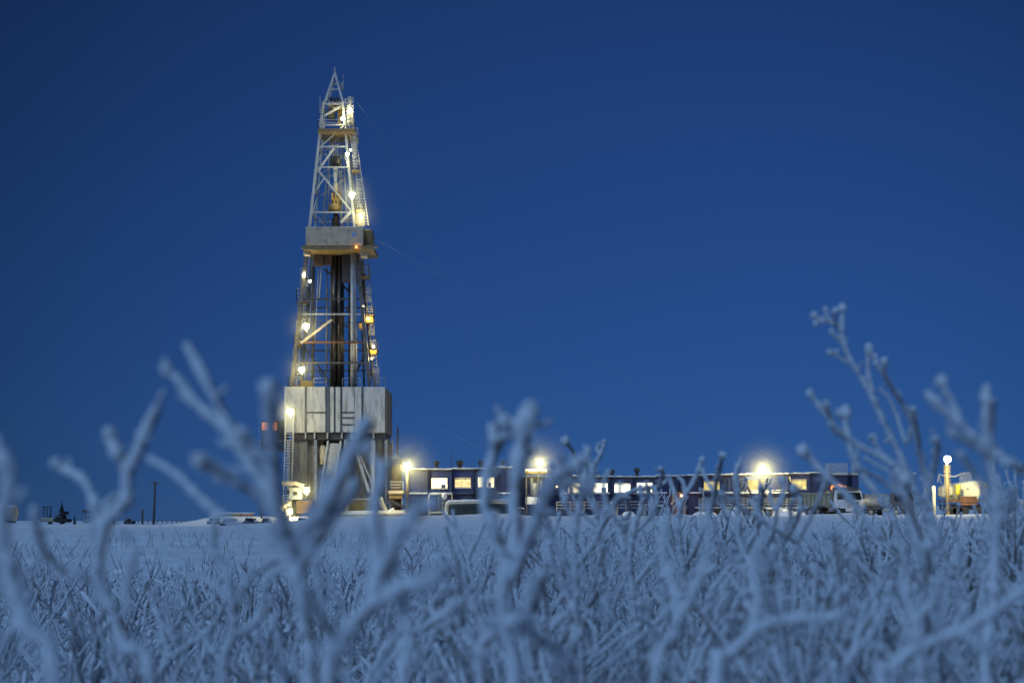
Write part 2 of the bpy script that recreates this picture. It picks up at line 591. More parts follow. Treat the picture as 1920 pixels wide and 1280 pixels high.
for s in (-1, 1):
    for back in (0, 1):
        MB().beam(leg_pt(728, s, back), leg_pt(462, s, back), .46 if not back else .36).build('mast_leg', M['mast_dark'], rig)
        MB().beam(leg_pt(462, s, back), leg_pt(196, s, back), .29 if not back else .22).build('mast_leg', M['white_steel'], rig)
# secondary inner columns
for (xa, ya, xb, yb, Y, w, mm) in ((586, 725, 588, 500, 163.5, .3, 'mast_dark'), (573, 725, 590, 462, 166, .16, 'grey_steel'), (655, 725, 655, 462, 164, .22, 'dark_steel'), (620, 725, 622, 462, 164, .24, 'mast_dark'),
                                   (661, 725, 661.5, 462, 161.8, .42, 'white_steel'), (667.5, 725, 666, 462, 161.9, .26, 'grey_steel'),
                                   (683, 725, 676, 530, 165, .2, 'dark_steel')):
    MB().tube([P(xa, ya, Y), P(xb, yb, Y)], w / 1.6, 8).build('guide_column', M[mm], rig)
# drill pipe set back in the middle
for i, (xa, xb, yb, Y, w) in enumerate(((628, 628, 410, 163.2, .4), (632.5, 632, 405, 163.4, .3), (637, 637.5, 462, 163.0, .34), (641.5, 641, 462, 163.5, .26), (634.5, 634.5, 462, 164.2, .3), (625.5, 626, 462, 164.0, .3))):
    MB().tube([P(xa, 725, Y), P(xb, yb, Y)], w, 8).build('drill_pipe', M['pipe'], rig)
# horizontals and diagonals
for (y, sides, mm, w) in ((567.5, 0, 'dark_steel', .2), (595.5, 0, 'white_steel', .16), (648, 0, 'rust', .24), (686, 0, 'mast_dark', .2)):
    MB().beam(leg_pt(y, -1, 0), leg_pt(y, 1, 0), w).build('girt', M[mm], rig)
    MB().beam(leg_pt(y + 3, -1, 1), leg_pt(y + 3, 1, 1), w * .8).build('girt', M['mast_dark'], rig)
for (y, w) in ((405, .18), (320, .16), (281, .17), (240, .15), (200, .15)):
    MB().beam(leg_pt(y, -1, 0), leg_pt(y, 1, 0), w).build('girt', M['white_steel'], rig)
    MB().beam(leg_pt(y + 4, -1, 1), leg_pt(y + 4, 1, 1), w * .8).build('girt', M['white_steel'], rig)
for s in (-1, 1):
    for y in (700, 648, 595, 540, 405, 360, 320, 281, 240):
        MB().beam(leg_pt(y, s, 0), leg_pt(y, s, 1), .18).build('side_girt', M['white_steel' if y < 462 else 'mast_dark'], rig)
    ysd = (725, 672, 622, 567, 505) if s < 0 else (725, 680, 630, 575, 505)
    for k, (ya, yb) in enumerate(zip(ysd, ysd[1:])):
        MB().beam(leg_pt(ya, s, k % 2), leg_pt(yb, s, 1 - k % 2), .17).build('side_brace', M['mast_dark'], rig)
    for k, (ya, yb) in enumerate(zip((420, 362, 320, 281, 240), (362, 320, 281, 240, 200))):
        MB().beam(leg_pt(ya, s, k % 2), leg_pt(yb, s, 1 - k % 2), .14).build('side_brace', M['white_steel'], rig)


def mp(x, y, back=0):
    d = mast_d(y)
    p = P(x, y, MYc)
    return Vector((p.x, MYc + (d if back else -d), p.z))


for (xa, ya, xb, yb, back, w, mm) in ((571, 650, 628, 606, 0, .26, 'cream'), (571, 655, 622, 725, 1, .22, 'mast_dark'), (684, 650, 646, 722, 1, .24, 'mast_dark'),
                                      (590, 690, 614, 722, 1, .14, 'dark_steel'), (603, 498, 628, 518, 1, .25, 'dark_steel'), (640, 530, 662, 552, 1, .25, 'dark_steel'),
                                      (601, 325, 629, 284, 0, .22, 'white_steel'), (601, 327, 662, 402, 0, .22, 'white_steel'), (662, 404, 643, 425, 0, .34, 'white_steel'),
                                      (606, 278, 640, 244, 1, .18, 'white_steel'), (640, 405, 664, 402, 1, .2, 'white_steel'), (611, 222, 640, 205, 0, .2, 'white_steel'),
                                      (592, 400, 612, 425, 1, .16, 'white_steel'), (600, 320, 650, 281, 1, .14, 'white_steel'), (655, 320, 606, 281, 1, .14, 'white_steel'), (596, 362, 658, 320, 1, .14, 'white_steel'), (604, 281, 648, 240, 0, .13, 'white_steel'), (597, 362, 612, 340, 0, .14, 'white_steel'), (650, 300, 657, 325, 0, .13, 'white_steel')):
    MB().beam(mp(xa, ya, back), mp(xb, yb, back), w).build('diagonal_brace', M[mm], rig)
# hoist ropes inside the upper mast
for (xa, ya, xb, yb, Y) in ((619, 250, 615, 425, 164), (624, 245, 626, 296, 164.3), (629.5, 245, 629.5, 296, 164.4), (634, 245, 633, 296, 164.3), (638, 245, 642, 425, 164.8), (642, 250, 650, 400, 165.5),
                            (621, 250, 607, 420, 165.5), (613, 330, 602, 425, 166), (636, 320, 640, 425, 164.2), (646, 330, 652, 425, 164.0), (599, 470, 590, 640, 163.4), (605, 480, 598, 560, 163.4), (613, 480, 611, 725, 165), (614.5, 540, 613, 700, 165.4)):
    MB().tube([P(xa, ya, Y), P(xb, yb, Y)], .07, 5).build('hoist_rope', M['white_steel'], rig)
b = MB()   # hanging hoses
for (x0, y0, x1, y1, sag) in ((655, 568, 640, 592, 10), (641, 600, 656, 606, 9)):
    b.tube([P(x0 + (x1 - x0) * t / 10, y0 + (y1 - y0) * t / 10 + sag * 4 * (t / 10) * (1 - t / 10), 163) for t in range(11)], .09, 6)
b.build('mud_hose', M['black'], rig)
# --- gin pole (A-frame) above the crown
top = P(628, 137, MYc)
for (x, y, back) in ((611, 197, 0), (645, 197, 0), (613, 197, 1), (643, 197, 1)):
    MB().beam(mp(x, y, back), top, .26).build('gin_pole_leg', M['white_steel'], rig)
MB().beam(P(622, 158, MYc), P(634, 158, MYc), .16).build('girt', M['white_steel'], rig)
MB().beam(P(619, 168, MYc - .4), P(637, 168, MYc - .4), .14).build('girt', M['white_steel'], rig)
MB().tube([top - Z * .2, top + Z * .7], .1, 6).build('finial', M['white_steel'], rig)
MB().beam(P(643.5, 140, 165), P(643.5, 160, 165), .08).build('aerial', M['grey_steel'], rig)
o = MB().box(P(637, 168, 164.8), P(645, 155, 164.8) + Vector((0, .5, 0))).build('beacon_box', M['grey_steel'], rig)
# crown block, platform
o = MB().bevel_box(P(615, 202, 163.8), P(643, 190, 163.8) + Vector((0, 2, 0)), .1).build('crown_block', M['cream'], rig)
for x in (620, 626, 632, 638):
    b = MB()
    c = P(x, 191, 164.6)
    b.tube([c - Vector((.12, 0, 0)), c + Vector((.12, 0, 0))], .55, 14, smooth=False)
    b.build('sheave', M['dark_steel'], o)
o = MB().box(P(614, 221, 163.9), P(626, 206, 163.9) + Vector((0, 1.5, 0))).build('winch_housing', M['dark_steel'], rig)
MB().box(P(633, 234, 164.6), P(640, 208, 164.6) + Vector((0, 1.2, 0))).build('crown_lit_panel', M['ochre'], rig)  # panel added for the lamp-lit lattice, its yellow light put into the colour
pf = MB().box(P(596, 248, 162.6), P(665, 241, 162.6) + Vector((0, 4.5, 0))).build('crown_platform', M['ochre'], rig)
for seg in ([(596, 241, 167), (596, 241, 162.7), (605, 241, 162.7)], [(606, 241, 162.7), (646, 241, 162.7)], [(647, 241, 162.7), (665, 241, 162.7), (665, 241, 167)]):
    railing([P(*p) for p in seg], 1.1, .07, 2).build('railing', M['white_steel'], pf)
MB().box(P(604, 246, 162.5), P(610, 192, 162.5) + Vector((0, .12, 0))).build('crown_guard', M['white_steel'], rig) if False else None
railing([P(600, 212, 163), P(600, 212, 166)], 2, .07, 3).build('railing', M['white_steel'], pf)
# upper ladder with cage on the right, and landings
lad = ladder(P(686, 423, 163.4), P(652, 185, 163.6), .7, .36, .05).build('ladder', M['white_steel'], rig)


def cage(name, x0, x1, y0, y1, Y, m):
    """hooped ladder cage between two rows"""
    a, c = P(x0, y1, Y), P(x1, y0, Y)
    b = MB()
    n = max(3, int((c.z - a.z) / .5))
    w = c.x - a.x
    for i in range(n + 1):
        z = a.z + (c.z - a.z) * i / n
        pts = [Vector((a.x, Y + .5, z)), Vector((a.x, Y, z)), Vector((a.x + w * .5, Y - .25, z)), Vector((c.x, Y, z)), Vector((c.x, Y + .5, z))]
        for p, q in zip(pts, pts[1:]):
            b.beam(p, q, .06)
    for t in (0, .25, .5, .75, 1):
        yy = Y - .25 + abs(t - .5) * .5
        b.beam((a.x + w * t, yy, a.z), (a.x + w * t, yy, c.z), .05)
    return b.build(name, m, rig)


for (x0, x1, y0, y1) in ((652, 662, 183, 236), (661, 669, 270, 297), (668, 677, 337, 372), (671, 683, 394, 424), (662, 671, 240, 268)):
    cage('ladder_cage', x0, x1, y0, y1, 163.2, M['white_steel'])
for (x0, x1, yt, yb) in ((660, 672, 302, 318), (668, 680, 378, 392)):
    balcony('landing', rig, x0, x1, yt, yb, 163.0, M['white_steel'])
MB().box(P(650, 232, 163.8), P(661, 200, 163.8) + Vector((0, 1, 0))).build('ladder_backplate', M['cream'], rig)
MB().box(P(667, 420, 163.9), P(682, 394, 163.9) + Vector((0, .8, 0))).build('ladder_backplate', M['cream'], rig)
# side cages lower part
for (x0, x1, y0, y1) in ((563, 577, 503, 536), (558, 573, 570, 592), (555.5, 566, 602, 622), (549, 560, 655, 676), (547, 557, 678, 697)):
    cage('ladder_cage', x0, x1, y0, y1, 162.6, M['white_steel'])
for (x0, x1, yt, yb) in ((556, 574, 541, 565), (551, 563, 626, 645), (540, 562, 706, 722)):
    balcony('landing', rig, x0, x1, yt, yb, 162.2, M['white_steel'])
for (x0, x1, yt, yb) in ((677, 692, 499, 516), (686, 700, 575, 589), (693, 707, 639, 655)):
    balcony('landing', rig, x0, x1, yt, yb, 162.6, M['white_steel'])
for (x0, x1, y0, y1) in ((692, 702, 600, 628), (695, 706, 658, 672), (686, 696, 540, 565), (700, 711, 690, 722)):
    cage('ladder_cage', x0, x1, y0, y1, 162.9, M['white_steel'])
for (x0, y0, x1, y1, m) in ((687, 594, 700, 604, 'yellow'), (672, 606, 681, 616, 'yellow'), (694, 658, 706, 663, 'yellow')):
    MB().bevel_box(P(x0, y1, 162.3), P(x1, y0, 162.3) + Vector((0, 1, 0)), .06).build('winch_housing', M[m], rig)
ladder(P(551, 722, 163.2), P(577, 470, 163.4), .6, .4, .05).build('ladder', M['white_steel'], rig)
ladder(P(706, 722, 163.2), P(684, 470, 163.4), .6, .4, .05).build('ladder', M['grey_steel'], rig)
MB().bevel_box(P(563, 725, 162), P(586, 713, 162) + Vector((0, 1.5, 0)), .05).build('winch_base', M['ochre'], rig)
# floor railing on top of the box
for seg in (((588, 724), (612, 724)), ((642, 724), (676, 724)), ((700, 724), (721, 724))):
    railing([P(x, y, 160.6) for x, y in seg], 1.0, .06, 1).build('railing', M['grey_steel'], rig)
# --- monkey board
mbx = MB().bevel_box(P(573, 459, 159.6), P(681, 425, 159.6) + Vector((0, .25, 0)), .05).build('monkey_board', M['cream'], rig)
MB().box(P(577, 455, 159.56), P(676.5, 428.5, 159.56) + Vector((0, .1, 0))).build('wind_wall_panel', mat('uplit_tan_wind_wall', (.56, .42, .25), .7, var=.1, scale=1, dirt=(.3, .24, .17), dirt_amt=.5), mbx)  # warm uplight is put into the panel's tan
MB().bevel_box(P(660, 443, 159.53), P(668, 436, 159.53) + Vector((0, .02, 0)), .008).build('emblem', mat('faded_blue_paint', (.22, .33, .5), .6, var=.5, scale=3), mbx)
MB().box(P(573.5, 458, 159.9), P(577, 426, 159.9) + Vector((0, 7, 0))).build('wind_wall_side', M['cream'], mbx)
MB().box(P(677, 458, 159.9), P(680.5, 426, 159.9) + Vector((0, 7, 0))).build('wind_wall_side', M['cream'], mbx)
MB().bevel_box(P(682.5, 462, 161.0), P(697, 430, 161.0) + Vector((0, 3.5, 0)), .06).build('locker', M['ochre'], mbx)
MB().box(P(568, 468, 159.7), P(700, 460, 159.7) + Vector((0, 5.5, 0))).build('board_floor', M['ochre'], mbx)
for (x0, x1, y) in ((565, 585, 464), (668, 709, 463)):
    MB().tube([P(x0, y, 160.3), P(x1, y, 160.3)], .22, 8).build('outrigger_beam', M['grey_steel'], mbx)
MB().box(P(569, 477, 160.5), P(580, 469, 160.5) + Vector((0, 1.2, 0))).build('outrigger_box', M['cream'], mbx)
MB().box(P(676, 481, 160.5), P(688, 470, 160.5) + Vector((0, 1.2, 0))).build('outrigger_box', M['cream'], mbx)
railing([P(697, 436, 161.2), P(707, 462, 161.2)], .2, .05, 0)
# hanging wall under the board
for (x0, x1, y1, Y) in ((588, 606, 499, 162.4), (606.5, 622, 497, 162.6), (641, 657, 530, 162.4), (657.5, 672, 532, 162.5)):
    MB().box(P(x0, y1, Y), P(x1, 469.5, Y) + Vector((0, .2, 0))).build('hanging_screen', M['dark_steel'] if y1 > 500 else M['hanging'], mbx)
# lights on the rig
for (x, y, r, w, c, Y) in ((651, 289, .22, 700, GREENISH, 161.8), (657, 281, .12, 150, GREENISH, 161.8), (659.5, 365, .30, 1300, GREENISH, 160.6), (574, 612, .34, 1300, WARM, 159.9), (571, 611, .2, 300, WARM, 159.9), (565.5, 693, .32, 1300, WARM, 159.6),
                           (544, 772, .38, 2000, WARM, 156.6), (574, 919, .36, 1000, WARM, 157.0), (543, 959, .34, 900, WARM, 156.4), (581, 527, .16, 200, GREENISH, 161.5), (680, 574, .16, 200, GREENISH, 161.8),
                           (641, 222, .15, 550, GREENISH, 163.0), (656, 205, .12, 450, GREENISH, 162.8), (677, 404, .16, 900, WARM, 162.4), (570, 515, .12, 350, GREENISH, 161.8), (690, 596, .13, 500, (1, .72, .25), 161.9), (700, 649, .13, 500, (1, .78, .33), 161.9), (697, 672, .1, 250, (1, .78, .33), 161.9), (668, 463, .08, 18, (1, .4, .08), 159.5)):
    lamp(rig, P(x, y, Y), r, w, c)
# yellow hoisting gear beside the ground lamp
b = MB()
for (pts, r) in ((((522, 957), (525, 950), (532, 946), (541, 944)), .22), (((524, 966), (531, 951)), .1), (((538, 966), (535, 950)), .1)):
    b.tube([P(x, y, 157) for x, y in pts], r, 7)
b.ball(P(541, 944, 157), .32)
b.ball(P(533, 947, 157), .36)
tag(b.build('hydraulic_crane', M['cream']), 'pale bent hydraulic arm glowing beside the ground lamp at rig foot', 'crane')
# travelling block and top drive
tb_ = thing('travelling_block', P(629, 318, 163.6), 'round dark travelling block hung on ropes in the upper mast', 'travelling block')
c = P(629, 304, 163.6)
MB().ball(c, .78, (.95, .62, 1.1), 16, 12).build('block_housing', M['dark_steel'], tb_)
b = MB()
for dx in (-.25, 0, .25):
    b.tube([c + Vector((dx - .07, -.1, .05)), c + Vector((dx + .07, -.1, .05))], .62, 16, smooth=False)
b.build('sheave', M['black'], tb_)
MB().prism([(P(625, 0, 163.6).x, P(0, 313, 163).z), (P(633.5, 0, 163.6).x, P(0, 313, 163).z), (P(631, 0, 163.6).x, P(0, 345, 163).z), (P(627, 0, 163.6).x, P(0, 345, 163).z)], 163.4, 163.9).build('hook', M['white_steel'], tb_)
td = thing('top_drive', P(630, 400, 163.4), 'yellow top drive hanging under the travelling block inside the mast', 'top drive')
MB().bevel_box(P(621, 384, 163), P(640, 358, 163) + Vector((0, 1, 0)), .2).build('motor_housing', M['brown'], td)
MB().tube([P(629.5, 360, 163.5), P(629.5, 344, 163.5)], [.4, .28], 10).build('swivel', M['cream'], td)
MB().tube([P(627, 396, 163.3), P(627, 384, 163.3)], .75, 14).build('pipe_handler', M['ochre'], td)
b = MB()
for k in range(5):
    b.box(P(622 + k * 3.4, 362 + (k % 2) * 9, 162.85), P(624 + k * 3.4, 375 + (k % 2) * 7, 163))
b.build('motor_vent', M['yellow'], td)
MB().tube([P(629.5, 425, 163.3), P(629.5, 396, 163.3)], .3, 10).build('saver_sub', M['pipe'], td)
# guy wires
for (pts, lab) in ((((668, 190, 163), (704, 240, 150), (728, 285, 138), (742, 318, 128)), 'thin pale guy wire running down from the crown of the rig'),
                   (((708, 450, 161), (760, 480, 150), (830, 518, 140), (920, 568, 128)), 'thin pale guy wire sagging right from the monkey board'),
                   (((736, 755, 165), (790, 786, 163), (850, 815, 160), (905, 840, 157), (940, 878, 156)), 'thin dark wire from the substructure to the cabin roof')):
    P3 = [P(*p) for p in pts]
    if pts[0][0] != 736:       # carry the guy on down to the snow
        d = P3[-1] - P3[-2]
        end = P3[-1] + d * ((P3[-1].z - .3) / -d.z)
        P3.append(end)
    tag(MB().tube(P3, .010, 5).build('guy_wire', M['wire']), lab, 'wire', 'wires strung from the rig')

# ------------------------------------------------------------------ yard right of the rig
# pipe rack along the foot of the rig
t = thing('pipe_rack', P(690, 967, 154), 'long low rack of snow covered pipes along the rig foot', 'pipe rack')
for k in range(4):
    MB().tube([P(628, 964 - (k % 2) * 3, 153.6 + k * .4), P(768, 962 - (k % 2) * 3, 154.2 + k * .4)], .2, 8).build('pipe', M['snowy_pipe'], t)
for x in (634, 664, 700, 726, 752):
    MB().box(P(x - 2, 972, 153.5), P(x + 2, 965, 155.5)).build('rack_support', M['dark_steel'], t)
t = thing('jumble_of_pipes', P(740, 970, 151), 'low broken row of dark snow topped skids in front of pipe rack', 'skid')
t.name = 'skid'
for x0, x1 in ((636, 690), (704, 735), (738, 768)):
    MB().bevel_box(P(x0, 974, 151), P(x1, 969, 151) + Vector((0, 1.2, 0)), .05).build('skid_beam', mat('snow_topped_skid', (.06, .055, .05), .8, snow=.7), t)
# bent snowy hose
b = MB()
pts = [P(x, y, 155) for x, y in ((711, 932), (716, 946), (723, 958), (728, 961), (733, 957), (739, 954))]
b.tube(pts, [.35, .33, .3, .26, .22, .2], 8)
tag(b.build('hose', M['snowy_pipe']), 'frosted bent hose hanging down beside the balcony stair', 'hose')
# balcony, stair
t = thing('stair_platform', P(742, 967, 156), 'cream railed platform with sloping stair beside blue cabins', 'platform')
MB().box(P(728, 925, 155.5), P(757, 919, 155.5) + Vector((0, 3, 0))).build('platform_floor', M['cream'], t)
MB().box(P(729, 934, 155.7), P(754, 925, 155.7) + Vector((0, 2.4, 0))).build('platform_box', M['ochre'], t)
railing([P(729, 919, 158), P(729, 919, 155.6), P(756, 919, 155.6)], 1.05, .07, 2).build('railing', M['white_steel'], t)
MB().beam(P(727, 936, 156), P(762, 952, 156), .35, .8).build('stair_flight', M['dark_steel'], t)
for x in (731, 754):
    MB().beam(P(x, 967, 156), P(x, 925, 156), .2).build('platform_post', M['grey_steel'], t)
for (a, c_) in (((720, 944), (738, 940)), ((729, 936), (731, 966)), ((738, 936), (728, 966)), ((742, 945), (748, 966))):
    MB().beam(P(*a, 157), P(*c_, 157), .14).build('brace', M['rust' if a[0] == 742 else 'grey_steel'], t)
# brown tank with stack
t = thing('chimney_tank', P(744, 967, 158.5), 'tall brown tank with cone top and thin dark stack', 'tank')
c0 = P(744, 925, 159)
rad = .65
MB().tube([(c0.x, c0.y, PAD), (c0.x, c0.y, P(0, 862, 159).z), (c0.x, c0.y, P(0, 860, 159).z)], [rad, rad, rad * 1.15], 16, smooth=False).build('tank_shell', M['brown'], t)
MB().tube([(c0.x, c0.y, P(0, 860, 159).z), (c0.x, c0.y, P(0, 853, 159).z)], [rad * 1.15, .15], 16, smooth=False).build('cone_top', M['cream'], t)
MB().tube([(c0.x + .1, c0.y, P(0, 856, 159).z), (c0.x + .1, c0.y, P(0, 801, 159).z)], .11, 8).build('stack', M['black'], t)

# ------------------------------------------------------------------ blue cabins


def cab_Y(x):
    return 156 + (x - 770) * 12 / 785


def cabin(x0, x1, yt, win=None, wm='win_bright', body='blue', vent=None, label='', roof_snow=True, base_m='blue_dark', ledge=923, depth=7, back=0):
    Ya = cab_Y((x0 + x1) / 2) + back
    p, q = P(x0 + .4, ledge, Ya), P(x1 - .4, yt + 2, Ya)
    t = thing('modular_cabin', Vector(((p.x + q.x) / 2, Ya + depth / 2, PAD)), label, 'cabin', 'row of blue modular cabins')
    w = MB()
    w.box((p.x, Ya, p.z), (q.x, Ya + depth, q.z))
    n = max(3, int((q.x - p.x) / .5))
    for i in range(n + 1):     # pressed ribs of the end wall
        xx = p.x + (q.x - p.x - .08) * i / n
        if win and win[0] - 1.5 < (xx + .04) * F / Ya + 960 < win[2] + 1.5:
            continue
        w.box((xx, Ya - .04, p.z + .12), (xx + .08, Ya + .02, q.z - .3))
    wall = w.build('wall', M[body], t)
    for xx in (p.x - .01, q.x - .11):
        MB().box((xx, Ya - .07, p.z), (xx + .12, Ya + .05, q.z)).build('corner_post', M[body], t)
    r = MB().bevel_box((p.x - .08, Ya - .28, q.z), (q.x + .08, Ya + depth + .1, q.z + .2), .05).build('roof', M['dark_steel'], t)
    if roof_snow:
        rng = random.Random(int(x0))
        s = MB()
        nn = 7
        for i in range(nn):
            xa = p.x + (q.x - p.x) * i / nn
            xb = p.x + (q.x - p.x) * (i + 1) / nn
            s.box((xa, Ya - .22 + rng.uniform(-.05, .05), q.z + .2), (xb - .003, Ya + depth, q.z + .27 + rng.uniform(0, .1)))
        s.build('snow_cap', M['snow_cap'], r)
    if vent:
        vx0, vx1, vy = vent
        Yv = Ya + 1.5
        a, c = P(vx0, 0, Yv), P(vx1, vy, Yv)
        cx = (a.x + c.x) / 2
        hw = (c.x - a.x) / 2
        v = MB()
        v.tube([(cx, Yv, q.z + .1), (cx, Yv, c.z - hw * .9)], hw * .6, 10)
        v.tube([(cx, Yv, c.z - hw * 1.1), (cx, Yv, c.z - hw * .95), (cx, Yv, c.z - .1), (cx, Yv, c.z)], [hw * .6, hw, hw * .95, hw * .7], 12, smooth=False)
        v.build('roof_vent', M['black'], r)
    if win:
        a, c = P(win[0], win[3], Ya - .1), P(win[2], win[1], Ya - .1)
        f = MB()
        e = .09
        f.box((a.x - e, Ya - .12, a.z - e), (c.x + e, Ya - .02, a.z))
        f.box((a.x - e, Ya - .12, c.z), (c.x + e, Ya - .02, c.z + e))
        f.box((a.x - e, Ya - .119, a.z), (a.x, Ya - .021, c.z))
        f.box((c.x, Ya - .119, a.z), (c.x + e, Ya - .021, c.z))
        fr = f.build('window', M['blue_grey'], t)
        MB().box((a.x, Ya - .07, a.z), (c.x, Ya - .025, c.z)).build('pane', M[wm], fr)
        mb = MB()
        rng = random.Random(int(x0) + 5)
        mx = a.x + (c.x - a.x) * rng.choice((.33, .5, .66))
        mb.box((mx - .02, Ya - .1, a.z), (mx + .02, Ya - .071, c.z))
        mb.build('mullion', M['cream'], fr)
        if rng.random() < .4:
            k = rng.uniform(.1, .25)
            bl = MB()
            for i in range(4):
                zz = c.z - (c.z - a.z) * k * (i + 1) / 4
                bl.box((a.x + .01, Ya - .085, zz), (c.x - .01, Ya - .072, zz + (c.z - a.z) * k / 4 * .8))
            bl.build('blind', M['cream'], fr)
        else:
            MB().box((a.x + (c.x - a.x) * .62, Ya - .085, a.z + .01), (a.x + (c.x - a.x) * rng.uniform(.78, .95), Ya - .072, a.z + (c.z - a.z) * rng.uniform(.3, .55))).build('window_ledge_box', M['blue_grey'], fr)
        MB().box((a.x - e, Ya - .26, a.z - e - .06), (c.x + e, Ya - .121, a.z - e)).build('sill', M['snow_cap'], fr)
    lo = MB().box((p.x + .02, Ya + .15, ground_z(p.x, Ya) - .2), (q.x - .02, Ya + depth - .2, p.z - .16)).build('base', M[base_m], t)
    MB().box((p.x, Ya - .25, p.z - .16), (q.x, Ya + depth - .2, p.z - .002)).build('ledge', M['snow_cap'] if rng_led(x0) else M['blue_grey'], t)
    return t


def rng_led(x):
    return random.Random(int(x * 3)).random() < .6


cab_list = [
    (765, 802, 881, None, None, 'blue', None, 'windowless blue cabin nearest the rig behind a floodlight pole'),
    (802, 847, 881, (809, 896, 838.5, 914.5), 'win_bright', 'blue', (813, 824, 864), 'first blue cabin with a bright window right of the rig'),
    (847, 888, 880, (853, 895, 882.5, 913), 'win_warm', 'blue', (855, 869, 863), 'blue cabin with dimmer amber window below widest roof vent'),
    (888, 931, 879.5, (896.5, 894.5, 926, 912.5), 'win_bright', 'blue_grey', (896, 908, 863.5), 'blue cabin with peach window crossed by a blurred frosted stalk'),
    (931, 966, 877, None, None, 'blue_dark', (938, 948.5, 863.5), 'dark blue cabin without window at end of the left row'),
    (1054, 1098, 893, (1066, 905, 1096, 922), 'win_bright', 'blue_grey', None, 'blue grey cabin with bright window mostly hidden by frosted twigs'),
    (1098, 1143, 894, (1110, 905.5, 1139, 922), 'win_white', 'blue_grey', (1141, 1153, 880.5), 'cabin with white lit window under left of two mushroom vents'),
    (1143, 1186, 894.5, (1152.5, 905.5, 1181.5, 922.5), 'win_white', 'blue_grey', None, 'cabin with fully visible white lit window between roof vents'),
    (1186, 1230, 894.5, (1194.5, 905, 1223, 922), 'win_white', 'blue_grey', (1188.5, 1200, 877.5), 'cabin with white lit window under right of two mushroom vents'),
    (1230, 1272, 893, None, None, 'blue_dark', None, 'dark blue windowless cabin left of the orange lit entrance'),
    (1272, 1314, 892, None, None, 'blue_dark', None, 'dark blue windowless cabin right of the orange lit entrance'),
    (1314, 1356, 891, (1320, 901, 1349, 918), 'win_dim', 'blue_dark', None, 'dark blue cabin with yellow window split by a curtain bar'),
    (1356, 1398, 890.5, None, None, 'blue_dark', None, 'dark blue cabin just left of the roof floodlight'),
    (1398, 1436, 889.5, (1403, 899.5, 1432, 918), 'win_dim', 'blue', None, 'dark blue cabin with yellow window below the roof floodlight'),
    (1436, 1478, 889, None, None, 'blue', None, 'windowless blue cabin between the last two yellow windows'),
    (1478, 1518, 888.5, (1485, 898, 1512, 916), 'win_dim', 'blue', None, 'blue cabin with the rightmost yellow window behind dump truck'),
    (1518, 1557, 887.5, None, None, 'blue_dark', None, 'deep blue end cabin standing above the dump truck bed'),
]
for c in cab_list:
    cabin(c[0], c[1], c[2], c[3], c[4], c[5], c[6], c[7], ledge=923 if c[0] < 1200 else 922)
cabin(962, 1056, 894, None, None, 'blue_dark', (1030, 1040, 882), 'low dark blue cabin set back behind the snowy canopy', ledge=926, back=9)
# antenna on the roof
tag(MB().tube([P(846, 882, 158), P(846, 845, 158)], [.05, .025], 6).build('antenna', M['black']), 'thin whip antenna on cabin roof between two vents', 'antenna')
# canopy with pump manifold
t = thing('canopy', P(1004, 967, 159), 'snow topped canopy roof over pipework between cabin rows', 'canopy')
r_ = MB().box(P(984, 882.5, 158.5), P(1026, 879, 158.5) + Vector((0, 4, 0))).build('roof', M['snow_cap'], t)
MB().box(P(985, 887, 158.6), P(1026, 883, 158.6) + Vector((0, 3.8, 0))).build('fascia', M['ochre'], t)
for x in (987, 1009, 1025):
    MB().beam(P(x, 967, 158.8), P(x, 887, 158.8), .16).build('post', M['mast_dark'], t)
for (x, y0, y1, r) in ((997, 892, 932, .2), (1002, 905, 930, .45), (1015, 900, 940, .16)):
    MB().tube([P(x, y1, 159.8), P(x, y0, 159.8)], r, 8).build('manifold_pipe', M['grey_steel'], t)
MB().box(P(986, 955, 160), P(1026, 925, 160) + Vector((0, 3, 0))).build('manifold_skid', M['blue_dark'], t)
MB().box(P(985, 945, 158.9), P(1012, 931, 158.9) + Vector((0, .5, 0))).build('snowed_crate', M['snow_cap'], t)
# pipework in front of the left row
t = thing('steam_pipe', P(895, 967, 152), 'thick snow topped pipe bent to ground in front of cabins', 'pipe')
b = MB()
Y = 152
b.tube([P(836, 967, Y), P(837, 952, Y), P(838.5, 944, Y), P(842, 941.5, Y), P(850, 941, Y), P(900, 940, Y + .3), P(955, 938.5, Y + .8)], .22, 10)
b.build('pipe_run', M['snowy_pipe'], t)
b = MB()
rng = random.Random(4)
for k in range(26):
    b.ball(P(843 + k * 4.4, 939.2 - k * .1, Y + k * .03), .2, (1.4, .9, .55 + rng.random() * .4), 8, 6)
b.build('snow_cap', M['snow_cap'], t)
for k in range(5):
    MB().ball(P(836 + (k % 2) * 1.2, 966 - k * 2, Y - .2), .25 - k * .02, (1, 1, .8)).build('frost_lump', M['snow_cap'], t)
t = thing('storage_tank', P(897, 967, 154), 'low dark teal ribbed tank behind the thick snow topped pipe', 'tank')
b = MB().box(P(840, 969, 153.2), P(957, 943.5, 153.2) + Vector((0, 2.4, 0)))
for k in range(26):
    b.box(P(842 + k * 4.4, 967, 153.1), P(843.6 + k * 4.4, 945, 153.1) + Vector((0, .15, 0)))
b.build('tank_shell', M['teal'], t)
MB().box(P(839, 943.5, 153.1), P(958, 942.2, 153.1) + Vector((0, 2.6, 0))).build('tank_lid', M['snow_cap'], t)
t = thing('goalpost_pipework', P(826, 967, 153.6), 'goalpost frame of snowy pipe with vertical tubes left of tank', 'pipe frame')
MB().tube([P(804.5, 967, 154), P(805, 929, 154), P(807, 926.5, 154), P(847, 925, 154), P(847.5, 945, 154)], .13, 8).build('pipe_loop', M['snowy_pipe'], t)
